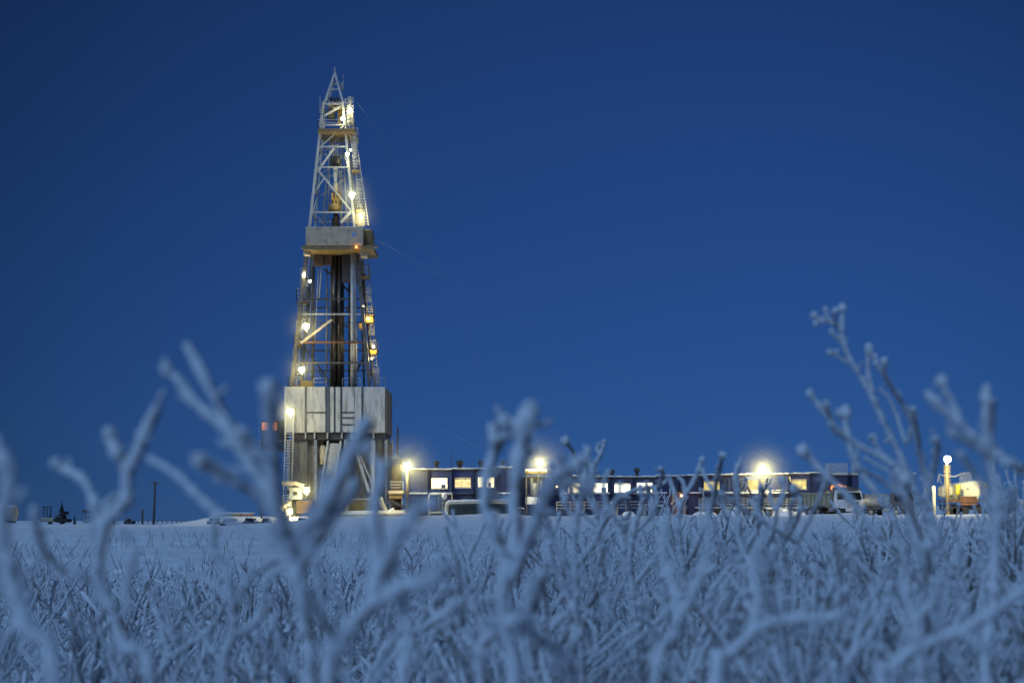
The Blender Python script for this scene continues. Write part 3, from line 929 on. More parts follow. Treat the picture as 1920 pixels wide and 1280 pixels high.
for x, r in ((823, .16), (827, .12), (831, .18), (835, .1)):
    MB().tube([P(x, 964, 154.3), P(x, 930, 154.3)], r, 8).build('vertical_tube', M['grey_steel'], t)
MB().ball(P(833, 930, 153.9), .35, (1, 1, 1.1)).build('snow_lump', M['snow_cap'], t)
MB().box(P(806, 966, 153.9), P(834, 961, 153.9) + Vector((0, 1, 0))).build('skid', M['dark_steel'], t)
b = MB()
for k in range(9):
    b.tube([P(807 + k * 3, 962, 153.8), P(807 + k * 3, 958 + k % 2, 153.8)], .12, 6)
b.build('valve', M['snowy_pipe'], t)
# crates right of the tank
for (x0, y0, x1, y1, Y, lab) in ((922, 958, 935, 967, 151.5, 'small cream slatted crate on the snow before the teal tank'),):
    t = thing('crate', P((x0 + x1) / 2, y1, Y), lab, 'crate')
    b = MB().box(P(x0, y1, Y), P(x1, y0, Y) + Vector((0, .8, 0)))
    b.build('box', M['dark_steel'], t)
    s = MB()
    for k in range(6):
        xx = x0 + (x1 - x0) * (k + .5) / 6
        s.box(P(xx - .7, y1, Y - .06), P(xx + .7, y0, Y - .06) + Vector((0, .05, 0)))
    s.build('slats', M['cream'], t)
# railings and walkway of the middle and right rows
for (x0, x1, yb, ht, lab) in ((1044, 1146, 958, 1.15, 'pale pipe railing below the cabins behind frosted twigs'), (1148, 1250, 957, 1.15, 'pale pipe railing below the white lit cabin windows'),
                              (1311, 1402, 950, 1.05, 'pale railing of the walkway left of the white gate'), (1432, 1518, 950, 1.05, 'white three bar railing along walkway near the dump truck')):
    Ya = cab_Y((x0 + x1) / 2) - 2.2
    tag(railing([P(x0, yb, Ya), P(x1, yb, Ya)], ht, .085, 2).build('railing', M['white_steel']), lab, 'railing', 'railings in front of the blue cabins')
Ya = cab_Y(1415) - 2.3
b = railing([P(1410, 950, Ya), P(1428, 950, Ya)], 1.05, .09, 2)
b.beam(P(1411, 935, Ya), P(1416, 945, Ya), .08)
b.beam(P(1427, 935, Ya), P(1422, 945, Ya), .08)
tag(b.build('gate', M['white_steel']), 'white braced gate in the walkway railing', 'gate')
t = thing('walkway', P(1410, 967, cab_Y(1410) - 2), 'raised snow covered walkway along the right hand cabins', 'walkway')
Ya = cab_Y(1410) - 2.5
MB().box(P(1305, 952, Ya), P(1520, 950.3, Ya) + Vector((0, 2.3, 0))).build('deck', M['snow_cap'], t)
MB().box(P(1306, 968, Ya + .6), P(1519, 952, Ya + .6) + Vector((0, 1.5, 0))).build('deck_base', M['dark_steel'], t)
rng = random.Random(11)
for (x0, x1, y0, lab) in ((1300, 1345, 957, 'lit snow heap below the yellow curtained window'), (1351, 1366, 951, 'small rounded snow heap on walkway edge under cabins'), (1368, 1390, 948, 'rounded grey snow pile beside the white gate'),
                          (1410, 1432, 953, 'low lit snow bank below the white gate'), (1450, 1487, 951, 'largest flat faced lit snow bank left of dump truck'), (1488, 1508, 955, 'lit snow mound right beside the dump truck rear'),
                          (1168, 1190, 955, 'grey snow heap under the middle railing')):
    Ys = cab_Y((x0 + x1) / 2) - 5
    c = P((x0 + x1) / 2, 969, Ys)
    hw = (x1 - x0) / 2 * Ys / F
    hh = (969 - y0) * Ys / F
    b = MB()
    n = 14
    vs = []
    for j in range(n + 1):
        for i in range(n + 1):
            u, v = -1 + 2 * i / n, -1 + 2 * j / n
            k = max(0, 1 - max(abs(u), abs(v)) ** 4)
            k = min(1, k * 1.2) * (.8 + .35 * noise.noise(Vector((c.x + u * 1.8, v * 1.8, 2))))
            vs.append(c + Vector((u * hw * 1.05, v * 1.6, hh * max(0, k) - .08)))
    b.add(vs, [(j * (n + 1) + i, j * (n + 1) + i + 1, (j + 1) * (n + 1) + i + 1, (j + 1) * (n + 1) + i) for j in range(n) for i in range(n)], True)
    tag(b.build('snow_heap', M['snow_cap']), lab, 'snow heap', 'snow heaps in front of the cabins')
# drums, boxes and steps along the foot of the cabins
for x, y0, m, lab in ((1152, 943, 'cream', 'cream box with reddish panel under the middle railing'), (1205, 946, 'snowed', 'left of two snow capped boxes under the third white window'),
                      (1222, 947, 'snowed', 'right of two snow capped boxes under the third white window'), (1236, 949, 'teal', 'dark snow capped box just left of the orange lit porch')):
    Ya = cab_Y(x) - 3.6
    t = thing('equipment_box', P(x, 967, Ya), lab, 'box')
    MB().bevel_box(P(x - 6.5, 967, Ya), P(x + 6.5, y0, Ya) + Vector((0, 1, 0)), .04).build('body', M['grey_steel' if m == 'snowed' else m], t)
    MB().bevel_box(P(x - 7, y0, Ya - .05), P(x + 7, y0 - 2, Ya - .05) + Vector((0, 1.1, 0)), .06).build('snow_cap', M['snow_cap'], t)
    if m == 'cream':
        MB().box(P(x - 4, 958, Ya - .03), P(x + 4, 949, Ya - .03) + Vector((0, .025, 0))).build('panel', M['rust'], t)
for k, (x, m) in enumerate(((972, 'rust'), (979, 'blue'), (1332, 'rust'), (1440, 'teal'), (1447, 'rust'), (1494, 'blue'))):
    Ya = cab_Y(x) - 3.4
    t = thing('fuel_drum', P(x, 967, Ya), ('rusty drum at the end of the left cabin row', 'blue drum just left of the snowy canopy', 'rusty drum by the snow heap below the curtained window',
              'dark teal drum right of the white gate', 'rusty drum right of the white gate', 'blue drum below the rightmost lit window')[k], 'drum')
    b0 = P(x, 967, Ya)
    MB().tube([b0, b0 + Z * .28, b0 + Z * .3, b0 + Z * .58, b0 + Z * .6, b0 + Z * .9], [.29, .29, .305, .29, .305, .29], 14, smooth=False).build('barrel', M[m], t)
    MB().tube([b0 + Z * .9, b0 + Z * 1.02], [.28, .18], 12).build('snow_cap', M['snow_cap'], t)
# orange lit entrance
Ya = cab_Y(1272) - 1.4
t = thing('entrance_porch', P(1272, 967, Ya), 'small porch glowing orange between dark blue cabins', 'porch')
MB().box(P(1252, 924, Ya), P(1288, 921.5, Ya) + Vector((0, 1.6, 0))).build('canopy', M['rust'], t)
for x in (1262, 1274, 1283):
    MB().beam(P(x, 967, Ya), P(x, 922, Ya), .14).build('post', M['cream'], t)
MB().box(P(1264, 966, Ya + 1.2), P(1286, 924, Ya + 1.2) + Vector((0, .1, 0))).build('door', M['rust'], t)
b = MB()
b.tube([P(1258, 945, Ya - .2), P(1264, 938, Ya - .2), P(1271, 937, Ya - .2), P(1272, 945, Ya - .2)], .14, 7)
b.build('hose_reel', M['cream'], t)
lamp(t, P(1278, 929, Ya + .2), .14, 180, (1, .42, .14), 'porch_light')
# wall post and brace near yellow window
b = MB()
b.beam(P(1310, 918, cab_Y(1310) - 1.2), P(1321, 915, cab_Y(1310) - 1.2), .1)
b.beam(P(1319, 914, cab_Y(1310) - 1.2), P(1317, 967, cab_Y(1310) - 1.2), .16)
tag(b.build('downpipe', M['cream']), 'pale bent downpipe beside the yellow curtained window', 'pipe')
b = MB()
b.tube([P(1400, 919.5, cab_Y(1430) - .9), P(1436, 921, cab_Y(1430) - .9), P(1475, 918.5, cab_Y(1450) - .9)], .1, 7)
b.tube([P(1438, 921, cab_Y(1430) - .9), P(1440, 931, cab_Y(1430) - .9)], .1, 7)
tag(b.build('heating_pipe', M['snowy_pipe']), 'thin snowy heating pipe under the rightmost yellow windows', 'pipe')
tag(MB().beam(P(1480, 893, cab_Y(1480) - .5), P(1484, 904, cab_Y(1480) - .5), .14).build('stay', M['cream']), 'short pale strut on cabin wall above last yellow window', 'strut')


# floodlights on poles
def pole(x, y, yb, Y, r, w, c, lab, m='cream', rr=.13):
    foot = P(x, yb, Y)
    t = thing('floodlight_pole', foot, lab, 'floodlight', 'floodlight poles')
    MB().tube([foot, P(x, y + 5, Y)], rr, 8).build('pole', M['mast_dark'], t)
    lamp(t, P(x, y, Y - 1.0), r * .8, w, c, facing=(0, -1, -.3))
    return t


pole(763.5, 873, 967, 154.2, .40, 3800, WARM, 'tall pole floodlight glaring beside the brown tank', rr=.2)
pole(1012, 868, 881, 157.5, .40, 3400, WARM, 'floodlight on the snowy canopy between the cabin rows')
pole(1430.5, 881, 890, cab_Y(1430) - 1.0, .42, 6000, WARM, 'brightest floodlight on roof edge above right cabins')
# small work lights
t = thing('work_light', P(1044, 912, 157), 'tiny dim work light right of the canopy', 'lamp')
lamp(t, P(1044, 911, 156.5), .12, 60, WARM)

# ------------------------------------------------------------------ trucks


def truck(kind, cabm, loc, yaw, label, body_m):
    t = thing('dump_truck' if kind == 'dump' else 'tank_truck', (0, 0, 0), label, 'truck')

    def wheel(x, y):
        s = 1 if y > 0 else -1
        b = MB().tube([(x, y - .17, .52), (x, y - .13, .52), (x, y + .13, .52), (x, y + .17, .52)], [.44, .52, .52, .44], 20, smooth=False)
        w = b.build('wheel', M['rubber'], t)
        b = MB().tube([(x, y + s * .1, .52), (x, y + s * .19, .52)], [.3, .26], 14, smooth=False)
        b.tube([(x, y + s * .12, .52), (x, y + s * .27, .52)], .1, 8, smooth=False)
        b.build('rim', M['grey_steel'], w)
    for x in (2.6, -.9, -2.2):
        for y in (-1.05, 1.05):
            wheel(x, y)
    ch = MB()
    for y in (-.42, .42):
        ch.box((-3.3, y - .09, .75), (3.6, y + .09, 1.0))
    for x in (2.6, -.9, -2.2):
        ch.box((x - .12, -1.0, .42), (x + .12, 1.0, .62))
    ch.build('chassis', M['black'], t)
    # cab: profile extruded across
    prof = [(1.75, .85), (3.75, .85), (3.85, 1.1), (3.85, 1.75), (3.55, 2.75), (3.3, 2.95), (1.85, 2.95), (1.75, 2.8)]
    c = MB().prism(prof, -1.22, 1.22).build('cab', M[cabm], t)
    g = MB()
    g.add([(3.862, -1.02, 1.82), (3.862, 1.02, 1.82), (3.60, 1.02, 2.68), (3.60, -1.02, 2.68)], [(0, 1, 2, 3)])
    g.add([(3.842, -1.02, 1.82), (3.842, 1.02, 1.82), (3.58, 1.02, 2.68), (3.58, -1.02, 2.68)], [(3, 2, 1, 0)])
    g.build('windscreen', M['glass_dark'], c)
    for s in (-1, 1):
        MB().box((2.35, s * 1.215, 1.85), (3.4, s * 1.23, 2.6)).build('side_window', M['glass_dark'], c)
        MB().box((3.86, s * .95 - .2, 1.02), (3.90, s * .95 + .2, 1.25)).build('headlight', M['white_steel'], c)
        m = MB().box((3.75, s * 1.42 - .1, 1.9), (3.82, s * 1.42 + .1, 2.5))
        m.beam((3.7, s * 1.22, 2.45), (3.78, s * 1.42, 2.45), .04)
        m.build('mirror', M['black'], c)
        MB().box((2.0, s * 1.1 - .15, .98), (3.2, s * 1.1 + .15, 1.12)).build('mudguard', M[cabm], c)
    gr = MB()
    for k in range(3):
        gr.box((3.855, -.6, 1.3 + k * .13), (3.875, .6, 1.38 + k * .13))
    gr.build('grille', M['black'], c)
    MB().bevel_box((3.7, -1.24, .5), (3.98, 1.24, .88), .05).build('bumper', M[cabm], c)
    MB().box((3.98, -.4, .58), (3.99, .4, .76)).build('number_plate', M['white_steel'], c)
    MB().box((3.3, -1.1, 2.95), (3.62, 1.1, 3.05)).build('sun_visor', M['black'], c)
    MB().tube([(.9, -.95, .8), (1.6, -.95, .8)], .3, 12).build('fuel_tank', M['grey_steel'], t)
    if kind == 'dump':
        b = MB()
        a = [(-3.6, 1.25), (1.35, 1.15), (1.55, 2.75), (-3.6, 2.55)]
        b.prism(a, -1.25, -1.15)
        b.prism(a, 1.15, 1.25)
        b.prism([(-3.6, 1.2), (1.35, 1.1), (1.35, 1.2), (-3.6, 1.3)], -1.14, 1.14)
        b.prism([(1.35, 1.1), (1.45, 1.1), (1.75, 3.25), (1.55, 3.25)], -1.25, 1.25)
        b.prism([(-3.6, 1.2), (-3.5, 1.2), (-3.5, 2.5), (-3.6, 2.5)], -1.14, 1.14)
        for s in (-1, 1):
            for k in range(8):
                x = -3.5 + k * .67
                b.box((x, s * 1.25, 1.2), (x + .12, s * 1.37, 2.58))
            b.box((-3.62, s * 1.22, 2.52), (1.5, s * 1.4, 2.66))
        b.build('tipper_bed', M[body_m], t)
        MB().prism([(1.46, 1.1), (1.60, 1.1), (1.95, 3.3), (1.77, 3.3)], -1.26, 1.26).build('headboard', M['black'], t)
    else:
        b = MB()
        pts = [(-3.6, 1.95), (-3.5, 1.95), (1.2, 1.95), (1.35, 1.95)]
        b.tube([(x, 0, z - .1) for x, z in pts], [.65, .8, .8, .65], 20)
        b.build('tank_body', M[body_m], t)
        MB().box((-2.5, -.4, 2.63), (.4, .4, 2.75)).build('tank_walkway', M['grey_steel'], t)
    t.location = loc
    t.rotation_euler = (0, 0, yaw)
    return t


tp = P(1574, 967, 146)
truck('dump', 'truck_white', (tp.x - .7, tp.y + 1.0, PAD - .02), R(-62), 'white cabbed dump truck with ribbed grey tipper bed parked at cabin end', 'bed')
tp = P(1655, 968, 158)
truck('tank', 'truck_blue', (tp.x, tp.y, PAD - .02), R(-48), 'dark truck half hidden behind frosted stalks right of the dump truck', 'grey_steel')
# glowing box on the roof behind the cab
tp = P(1574, 967, 152)
t = thing('heater_unit', P(1574, 967, 152), 'box with fiery orange lit panel just above the dump truck cab', 'heater')
MB().bevel_box(P(1556, 967, 152.1), P(1588, 918, 152.1) + Vector((0, 2.4, 0)), .08).build('casing', M['blue_dark'], t)
MB().box(P(1560, 921, 152), P(1586, 911.5, 152) + Vector((0, .5, 0))).build('glowing_panel', M['win_fire'], t)
rng = random.Random(3)
b = MB()
for k in range(6):
    x = 1559 + k * 3.5
    h = rng.uniform(3, 8)
    b.add([P(x, 911.5, 152.1), P(x + 4, 911.5, 152.1), P(x + 1.5, 911.5 - h, 152.3), P(x + 2, 911.5, 152.7)], [(0, 1, 2), (1, 3, 2), (3, 0, 2)])
b.build('flame', M['win_fire'], t)
MB().box(P(1554, 911, 152.8), P(1590, 909.8, 152.8) + Vector((0, 1.6, 0))).build('top_frame', M['rust'], t)
# tank tops with handrails beyond the end cabin
for (x0, x1, yt, lab) in ((1548, 1588, 869, 'pale handrail cage on a tank beyond the end cabin'), (1598, 1610, 868, 'narrow pale handrail tower right of the end cabin')):
    t = thing('tank_top_platform', P((x0 + x1) / 2, 967, 172), lab, 'platform', 'handrail platforms beyond the cabins')
    MB().box(P(x0, 967, 172), P(x1, 890, 172) + Vector((0, 3, 0))).build('tank', M['blue_dark'], t)
    MB().box(P(x0 - 1, 890, 171.7), P(x1 + 1, 886, 171.7) + Vector((0, 3.6, 0))).build('deck', M['snowy_pipe'], t)
    b = MB()
    n = int((x1 - x0) / 4) + 1
    for k in range(n + 1):
        xx = x0 + (x1 - x0) * k / n
        b.beam(P(xx, 886, 171.8), P(xx, yt + (k % 2), 171.8), .07)
        b.beam(P(xx, 886, 174.5), P(xx, yt + 1, 174.5), .06)
    for y in (yt, (yt + 886) / 2):
        b.beam(P(x0, y, 171.8), P(x1, y, 171.8), .07)
        b.beam(P(x0, y, 174.5), P(x1, y, 174.5), .07)
    b.build('railing', M['white_steel'], t)

# ------------------------------------------------------------------ right hand site
t = thing('rung_lamp_post', P(1777, 967, 150), 'yellow lit lamp post bristling with rungs and a white lamp', 'lamp post')
MB().tube([P(1777.5, 967, 150), P(1775.5, 868, 150)], [.2, .16], 10).build('post', mat('yellowed_post', (.20, .14, .045), .7), t)
for k in range(9):
    y = 873 + k * 5.2
    x = 1775.6 + k * .12
    b = MB()
    for s in (-1, 1):
        b.tube([P(x, y + 1.5, 150), P(x + s * 4.6, y + 1.4, 150), P(x + s * 5.6, y - .8, 150)], .07, 6)
    b.build('rung', M['ochre'], t)
lamp(t, P(1777.5, 861, 147.6), .34, 11000, (1, .92, .62), halo=False)
t = thing('site_container', P(1827, 967, 153), 'pale hip roofed container lit yellow by the rung lamp post', 'container')
Y = 154
x0, xm, x1 = P(1797, 0, Y).x, P(1830, 0, Y).x, P(1857, 0, Y).x


def zr(y):
    return P(0, y, Y).z


b = MB()
b.add([(x0, Y, zr(936)), (xm, Y - 1.2, zr(938)), (x1, Y + .6, zr(935)), (x1, Y + .6, zr(907)), (xm, Y - 1.2, zr(901)), (x0, Y, zr(907)),
       (x0, Y + 3.5, zr(936)), (x1, Y + 3.5, zr(936)), (x1, Y + 3.5, zr(906)), (x0, Y + 3.5, zr(906)), ((x0 + x1) / 2, Y + 1.4, zr(899))],
      [(0, 1, 4, 5), (1, 2, 3, 4), (2, 7, 8, 3), (7, 6, 9, 8), (6, 0, 5, 9), (5, 4, 10), (4, 3, 10), (3, 8, 10), (8, 9, 10), (9, 5, 10), (0, 6, 7, 2, 1)])
b.build('body', M['cont'], t)
MB().beam((xm, Y - 1.24, zr(937)), (xm, Y - 1.24, zr(902)), .1).build('corner_post', M['cream'], t)
MB().beam((xm + .8, Y - .72, zr(936)), (xm + .8, Y - .72, zr(904)), .06).build('door_seam', M['grey_steel'], t)
MB().beam((xm - 1, Y - .66, zr(916)), (xm - 1.4, Y - .56, zr(916)), .06).build('handle', M['dark_steel'], t)
fl = thing('flatbed_trailer', P(1820, 967, 152.5), 'dark rust red flatbed trailer carrying the pale container', 'trailer')
MB().box(P(1776, 941, 152.2), P(1858, 937, 152.2) + Vector((0, 3, 0))).build('deck', M['rust'], fl)
MB().box(P(1800, 947, 152.3), P(1832, 930, 152.3) + Vector((0, .3, 0))).build('side_rack', M['rust'], fl)
for x in (1784, 1796, 1808, 1838, 1850):
    for yy in (152.2, 154.8):
        MB().tube([P(x, 958, yy), P(x, 958, yy) + Vector((0, .4, 0))], .6, 16, smooth=False).build('wheel', M['rubber'], fl)
MB().box(P(1772, 955, 152.6), P(1858, 945, 152.6) + Vector((0, 2, 0))).build('chassis', M['black'], fl)
o = MB().tube([P(1796, 927, 152.6), P(1797, 908, 152.6)], [.3, .28], 10).build('drum', M['contyellow'])
tag(o, 'bright yellow drum standing at the left end of the container', 'drum')
tag(MB().bevel_box(P(1768, 932, 153), P(1790, 909, 153) + Vector((0, 2, 0)), .3).build('tarpaulin_load', M['cont']), 'crumpled pale tarpaulin load behind the rung lamp post', 'tarpaulin')
t = thing('roof_rack', P(1800, 905, 154.5), 'frosted lattice rack leaning above the pale container', 'rack')
b = MB()
for k in range(10):
    b.beam(P(1800 + k * 2.2, 887 - k * .2, 155), P(1800 + k * 2.8, 905, 154.4), .06)
b.beam(P(1799, 887.5, 155), P(1820, 885, 155), .09)
b.beam(P(1800, 905, 154.5), P(1826, 903, 154.5), .09)
b.build('lattice', M['white_steel'], t)
b = MB()
b.tube([P(1760, 889, 154.6), P(1772, 892, 154.6), P(1790, 893, 154.6), P(1801, 889, 154.8)], .11, 6)
b.beam(P(1760, 889, 154.6), P(1764, 905, 154.6), .08)
b.beam(P(1760, 889, 154.6), P(1758, 904, 154.6), .08)
b.beam(P(1764, 905, 154.6), P(1774, 909, 154.6), .08)
b.build('rack_arm', M['snowy_pipe'], t)
for (x, y0, y1, lab) in ((1737, 909, 928, 'left of two small pale bollards near the lamp post'), (1750, 910, 932, 'right of two small pale bollards near the lamp post')):
    o = thing('bollard', P(x, 967, 151), lab, 'bollard', 'pale bollards by the lamp post')
    MB().tube([P(x + 2, 967, 151), P(x + 1, y1, 151), P(x, y0 + 2, 151), P(x, y0, 151)], [.18, .2, .24, .1], 8).build('post', M['cont'], o)
t = thing('radio_mast', P(1865, 967, 155), 'thin tall pale radio mast with lattice foot on the right', 'mast')
MB().tube([P(1865, 967, 155), P(1863.5, 915, 155), P(1862.5, 880, 155), P(1862, 815, 155)], [.13, .11, .07, .03], 8).build('pole', M['white_steel'], t)
b = MB()
for (a, c_) in (((1864, 918), (1864, 940)), ((1872, 918), (1873, 940)), ((1864, 918), (1872, 918)), ((1864, 926), (1873, 926)), ((1864, 934), (1873, 934)), ((1864, 918), (1873, 926)), ((1873, 926), (1864, 934)), ((1864, 940), (1864, 967)), ((1873, 940), (1873, 967))):
    b.beam(P(*a, 154.6), P(*c_, 154.6), .12)
    b.beam(P(*a, 155.8), P(*c_, 155.8), .1)
b.build('lattice_foot', M['white_steel'], t)
t = thing('pipe_stack', P(1900, 967, 158), 'long grey snow covered stack of pipes at right edge', 'pipe stack')
b = MB()
for j in range(3):
    for i in range(5):
        b.tube([P(1866, 960 - j * 6, 157 + i * .8), P(1990, 958 - j * 6, 157 + i * .8)], .28, 8)
b.build('pipes', M['grey_steel'], t)
MB().box(P(1888, 943, 157), P(1990, 936, 157) + Vector((0, 4, 0))).build('snow_cover', M['snowy_pipe'], t)
b = MB().bevel_box(P(1866, 955, 154), P(1896, 946, 154) + Vector((0, 2, 0)), .1)
tag(b.build('skip', M['dark_steel']), 'long low dark skip right of the trailer', 'skip')
# barrier leaning lit plate near second truck
b = MB().bevel_box(P(1690, 918, 156), P(1697, 904, 156) + Vector((0, .3, 0)), .05)
b.tube([P(1694, 967, 156.1), P(1694, 916, 156.1)], .07, 6)
tag(b.build('sign_board', M['contyellow']), 'small yellow lit board on post right of the dark truck', 'sign')

# ------------------------------------------------------------------ left side
# pipes on a trailer with snow covered cars before it
t = thing('casing_rack', P(438, 968, 160), 'rack of rusty orange pipes under snow left of the rig', 'pipe rack')
for (x0, x1, y0, y1, m) in ((394, 408, 962, 968, 'orange'), (410, 418, 962, 968, 'grey_steel'), (418, 450, 962, 969, 'olive'), (451, 474, 962.5, 969, 'orange')):
    b = MB()
    for k in range(3):
        for i in range(4):
            b.tube([P(x0, y1 - 1 - k * 2.1, 160 + i * .3), P(x1, y1 - 1 - k * 2.1, 160 + i * .3)], .075, 7)
    b.build('pipe_bundle', M[m], t)
MB().bevel_box(P(395, 962, 160), P(475, 960.6, 160) + Vector((0, 1.4, 0)), .04).build('snow_cover', M['snow_cap'], t)
MB().box(P(392, 972.5, 159.9), P(476, 969.5, 159.9) + Vector((0, 1.4, 0))).build('bed', M['snow_cap'], t)
for x in (400, 420, 445, 468):
    MB().box(P(x - 1.5, 984, 160), P(x + 1.5, 972, 160) + Vector((0, .8, 0))).build('support', M['dark_steel'], t)


def snowed_car(x0, x1, yt, yb, Y, lab, bodym):
    c = P((x0 + x1) / 2, yb, Y)
    z0 = min(ground_z(c.x, c.y), P(0, yt, Y).z - 1.3)
    Lh = (x1 - x0) / 2 * Y / F
    t = thing('parked_car', Vector((c.x, c.y, z0)), lab, 'car', 'snow covered vehicles left of the rig')
    hh = P(0, yt, Y).z - z0

    def pr(pts):
        return [(c.x + u * Lh, z0 + w * hh) for u, w in pts]
    MB().prism(pr([(-1, .2), (1, .2), (1, .5), (.93, .58), (-.93, .6), (-1, .5)]), Y - .9, Y + .9).build('body', M[bodym], t)
    MB().prism(pr([(-.7, .6), (.55, .59), (.4, .9), (-.55, .92)]), Y - .8, Y + .8).build('glasshouse', M['glass_dark'], t)
    MB().prism(pr([(-.62, .9), (.46, .89), (.38, 1.0), (-.5, 1.02)]), Y - .85, Y + .85).build('snow_cap', M['snow_cap'], t)
    MB().prism(pr([(.55, .59), (.98, .56), (.93, .66), (.56, .68)]), Y - .85, Y + .85).build('bonnet_snow', M['snow_cap'], t)
    for u in (-.62, .62):
        for s in (-1, 1):
            w = MB().tube([(c.x + u * Lh, Y + s * .8, z0 + .33), (c.x + u * Lh, Y + s * .95, z0 + .33)], .33, 14, smooth=False).build('wheel', M['rubber'], t)


snowed_car(391, 418, 968, 981, 152, 'leftmost small car buried in snow before the pipe rack', 'grey_steel')
snowed_car(414, 452, 970, 981, 150, 'snow topped car in front of the olive pipe bundle', 'grey_steel')
snowed_car(456, 486, 969, 981, 152, 'dark snow topped car right of the pipe rack', 'blue_dark')
snowed_car(490, 513, 969, 981, 152, 'dark windowed car nearest the rig under a snow roof', 'blue_dark')
snowed_car(526, 545, 969, 980, 154, 'dark car below the lamp at the rig foot', 'blue_dark')
snowed_car(556, 580, 969, 980, 154, 'dark car parked in front of the brown rig tank', 'blue_dark')
# bare bush left of rig
rng = random.Random(8)


def bare_bush(c, h, n, name, label):
    b = MB()
    for k in range(n):
        a = rng.uniform(0, 6.28)
        s = rng.uniform(.1, .45)
        p = c.copy()
        pts = [p]
        d = Vector((math.cos(a) * s, math.sin(a) * s, 1)).normalized()
        for i in range(5):
            p = p + d * h / 5
            d = (d + Vector((rng.uniform(-.2, .2), rng.uniform(-.2, .2), .05))).normalized()
            pts.append(p)
            if i > 1:
                d2 = (d + Vector((rng.uniform(-.7, .7), rng.uniform(-.7, .7), 0))).normalized()
                b.tube([p, p + d2 * h * .16, p + d2 * h * .24 + Z * .05], [.012, .008, .004], 4)
        b.tube(pts, [.03, .028, .024, .018, .012, .006], 5)
    return tag(b.build(name, M['twig']), label, 'bush')


c = P(490, 972, 150)
bare_bush(Vector((c.x, c.y, .6)), 3.6, 9, 'bare_bush', 'leafless dark bush standing left of the rig foot')
# utility poles
for (x, yt, yb, Y, lab, cross) in ((267, 954, 983, 210, 'short dark timber pole in the left snowfield', False), (291, 902, 983, 190, 'tall dark utility pole with faint crossarm on the left', True)):
    f = P(x - (3 if cross else 0), yb, Y)
    f.z = min(f.z, ground_z(f.x, f.y) - .1)
    t = thing('utility_pole', f, lab, 'utility pole', 'timber poles in the left snowfield')
    MB().tube([f, P(x, yt, Y)], [.2, .15], 8).build('pole', M['wood'], t)
    if cross:
        MB().beam(P(x - 9, 905, Y), P(x + 9, 905, Y), .12).build('crossarm', M['wood'], t)
        for dx in (-8, 8):
            MB().tube([P(x + dx, 905, Y), P(x + dx, 901.5, Y)], .1, 6).build('insulator', M['grey_steel'], t)
# spruces


def spruce(x, yt, yb, Y, half, lab, seed):
    rng = random.Random(seed)
    f = P(x, yb, Y)
    f.z = min(f.z, ground_z(f.x, f.y))
    tp = P(x + 1, yt, Y)
    h = tp.z - f.z
    hw = half * Y / F
    t = thing('spruce_tree', f, lab, 'tree', 'spruces at the left horizon')
    MB().tube([f, f + Z * h * .98], [h * .03, .02], 6).build('trunk', M['bark'], t)
    b = MB()
    n = 22
    for i in range(n):
        u = .08 + .9 * i / n
        r = hw * (1 - u) ** .8 * rng.uniform(.65, 1.15)
        for k in range(9):
            a = rng.uniform(0, 6.28)
            rr = r * rng.uniform(.6, 1.1)
            o = f + Z * h * u
            e = o + Vector((math.cos(a) * rr, math.sin(a) * rr, -rr * .25 + rng.uniform(-.05, .1) * h * .1))
            s = Vector((-math.sin(a), math.cos(a), 0)) * rr * .25
            m_ = o.lerp(e, .55)
            b.add([o, m_ + s - Z * .45 * rr, e, m_ - s - Z * .45 * rr, m_ + Z * .3 * rr], [(0, 1, 4), (1, 2, 4), (2, 3, 4), (3, 0, 4)])
    b.build('crown', M['needles'], t)


spruce(116, 936, 981, 200, 9, 'tallest dark spruce on the left horizon', 1)
spruce(94, 955, 980, 205, 5, 'smaller spruce left of the tallest one', 2)
spruce(140, 965, 981, 190, 4, 'small dark spruce right of the sheds on the left', 3)
# sheds and gear by the spruces
t = thing('workover_skid', P(85, 978, 195), 'low pale machinery skid under the left spruces', 'machinery')
MB().bevel_box(P(75, 978, 195), P(100, 970, 195) + Vector((0, 3, 0)), .1).build('body', M['bed'], t)
b = MB()
for x in (82, 88, 95):
    b.beam(P(x, 970, 195.5), P(x, 950, 195.5), .14)
b.beam(P(80, 950, 195.5), P(98, 950, 195.5), .14)
b.build('frame', M['dark_steel'], t)
t = thing('tractor', P(112, 980, 192), 'dark tracked tractor beneath the tallest spruce', 'tractor')
MB().bevel_box(P(100, 979, 192), P(127, 972, 192) + Vector((0, 2.2, 0)), .2).build('tracks', M['rubber'], t)
MB().bevel_box(P(103, 972, 192), P(117, 966, 192) + Vector((0, 2, 0)), .12).build('bonnet', M['dark_steel'], t)
MB().bevel_box(P(112, 966, 192.2), P(123, 958, 192.2) + Vector((0, 1.6, 0)), .1).build('cab', M['glass_dark'], t)
t = thing('pump_frame', P(163, 981, 198), 'thin legged pump frame with beam on the left horizon', 'pump')
for x in (160, 165, 170):
    MB().beam(P(x + (x - 165) * .3, 981, 198), P(x, 958, 198), .14).build('leg', M['grey_steel'], t)
MB().beam(P(155, 957.5, 198), P(175, 959.5, 198), .4).build('beam', M['dark_steel'], t)
MB().bevel_box(P(155, 980, 199), P(173, 973, 199) + Vector((0, 2, 0)), .1).build('skid', M['grey_steel'], t)
t = thing('pipe_bridge', P(208, 981, 200), 'low grey pipe bridge left of the utility poles', 'pipe bridge')
for y in (957, 963):
    MB().beam(P(198, y + 2, 200), P(216, y, 200), .3).build('bridge_pipe', M['dark_steel'], t)
for x in (200, 213):
    MB().beam(P(x, 982, 200), P(x, 958, 200), .2).build('leg', M['dark_steel'], t)
t = thing('parked_tractor', P(240, 982, 205), 'small dark vehicle with reddish cab beside the short pole', 'vehicle')
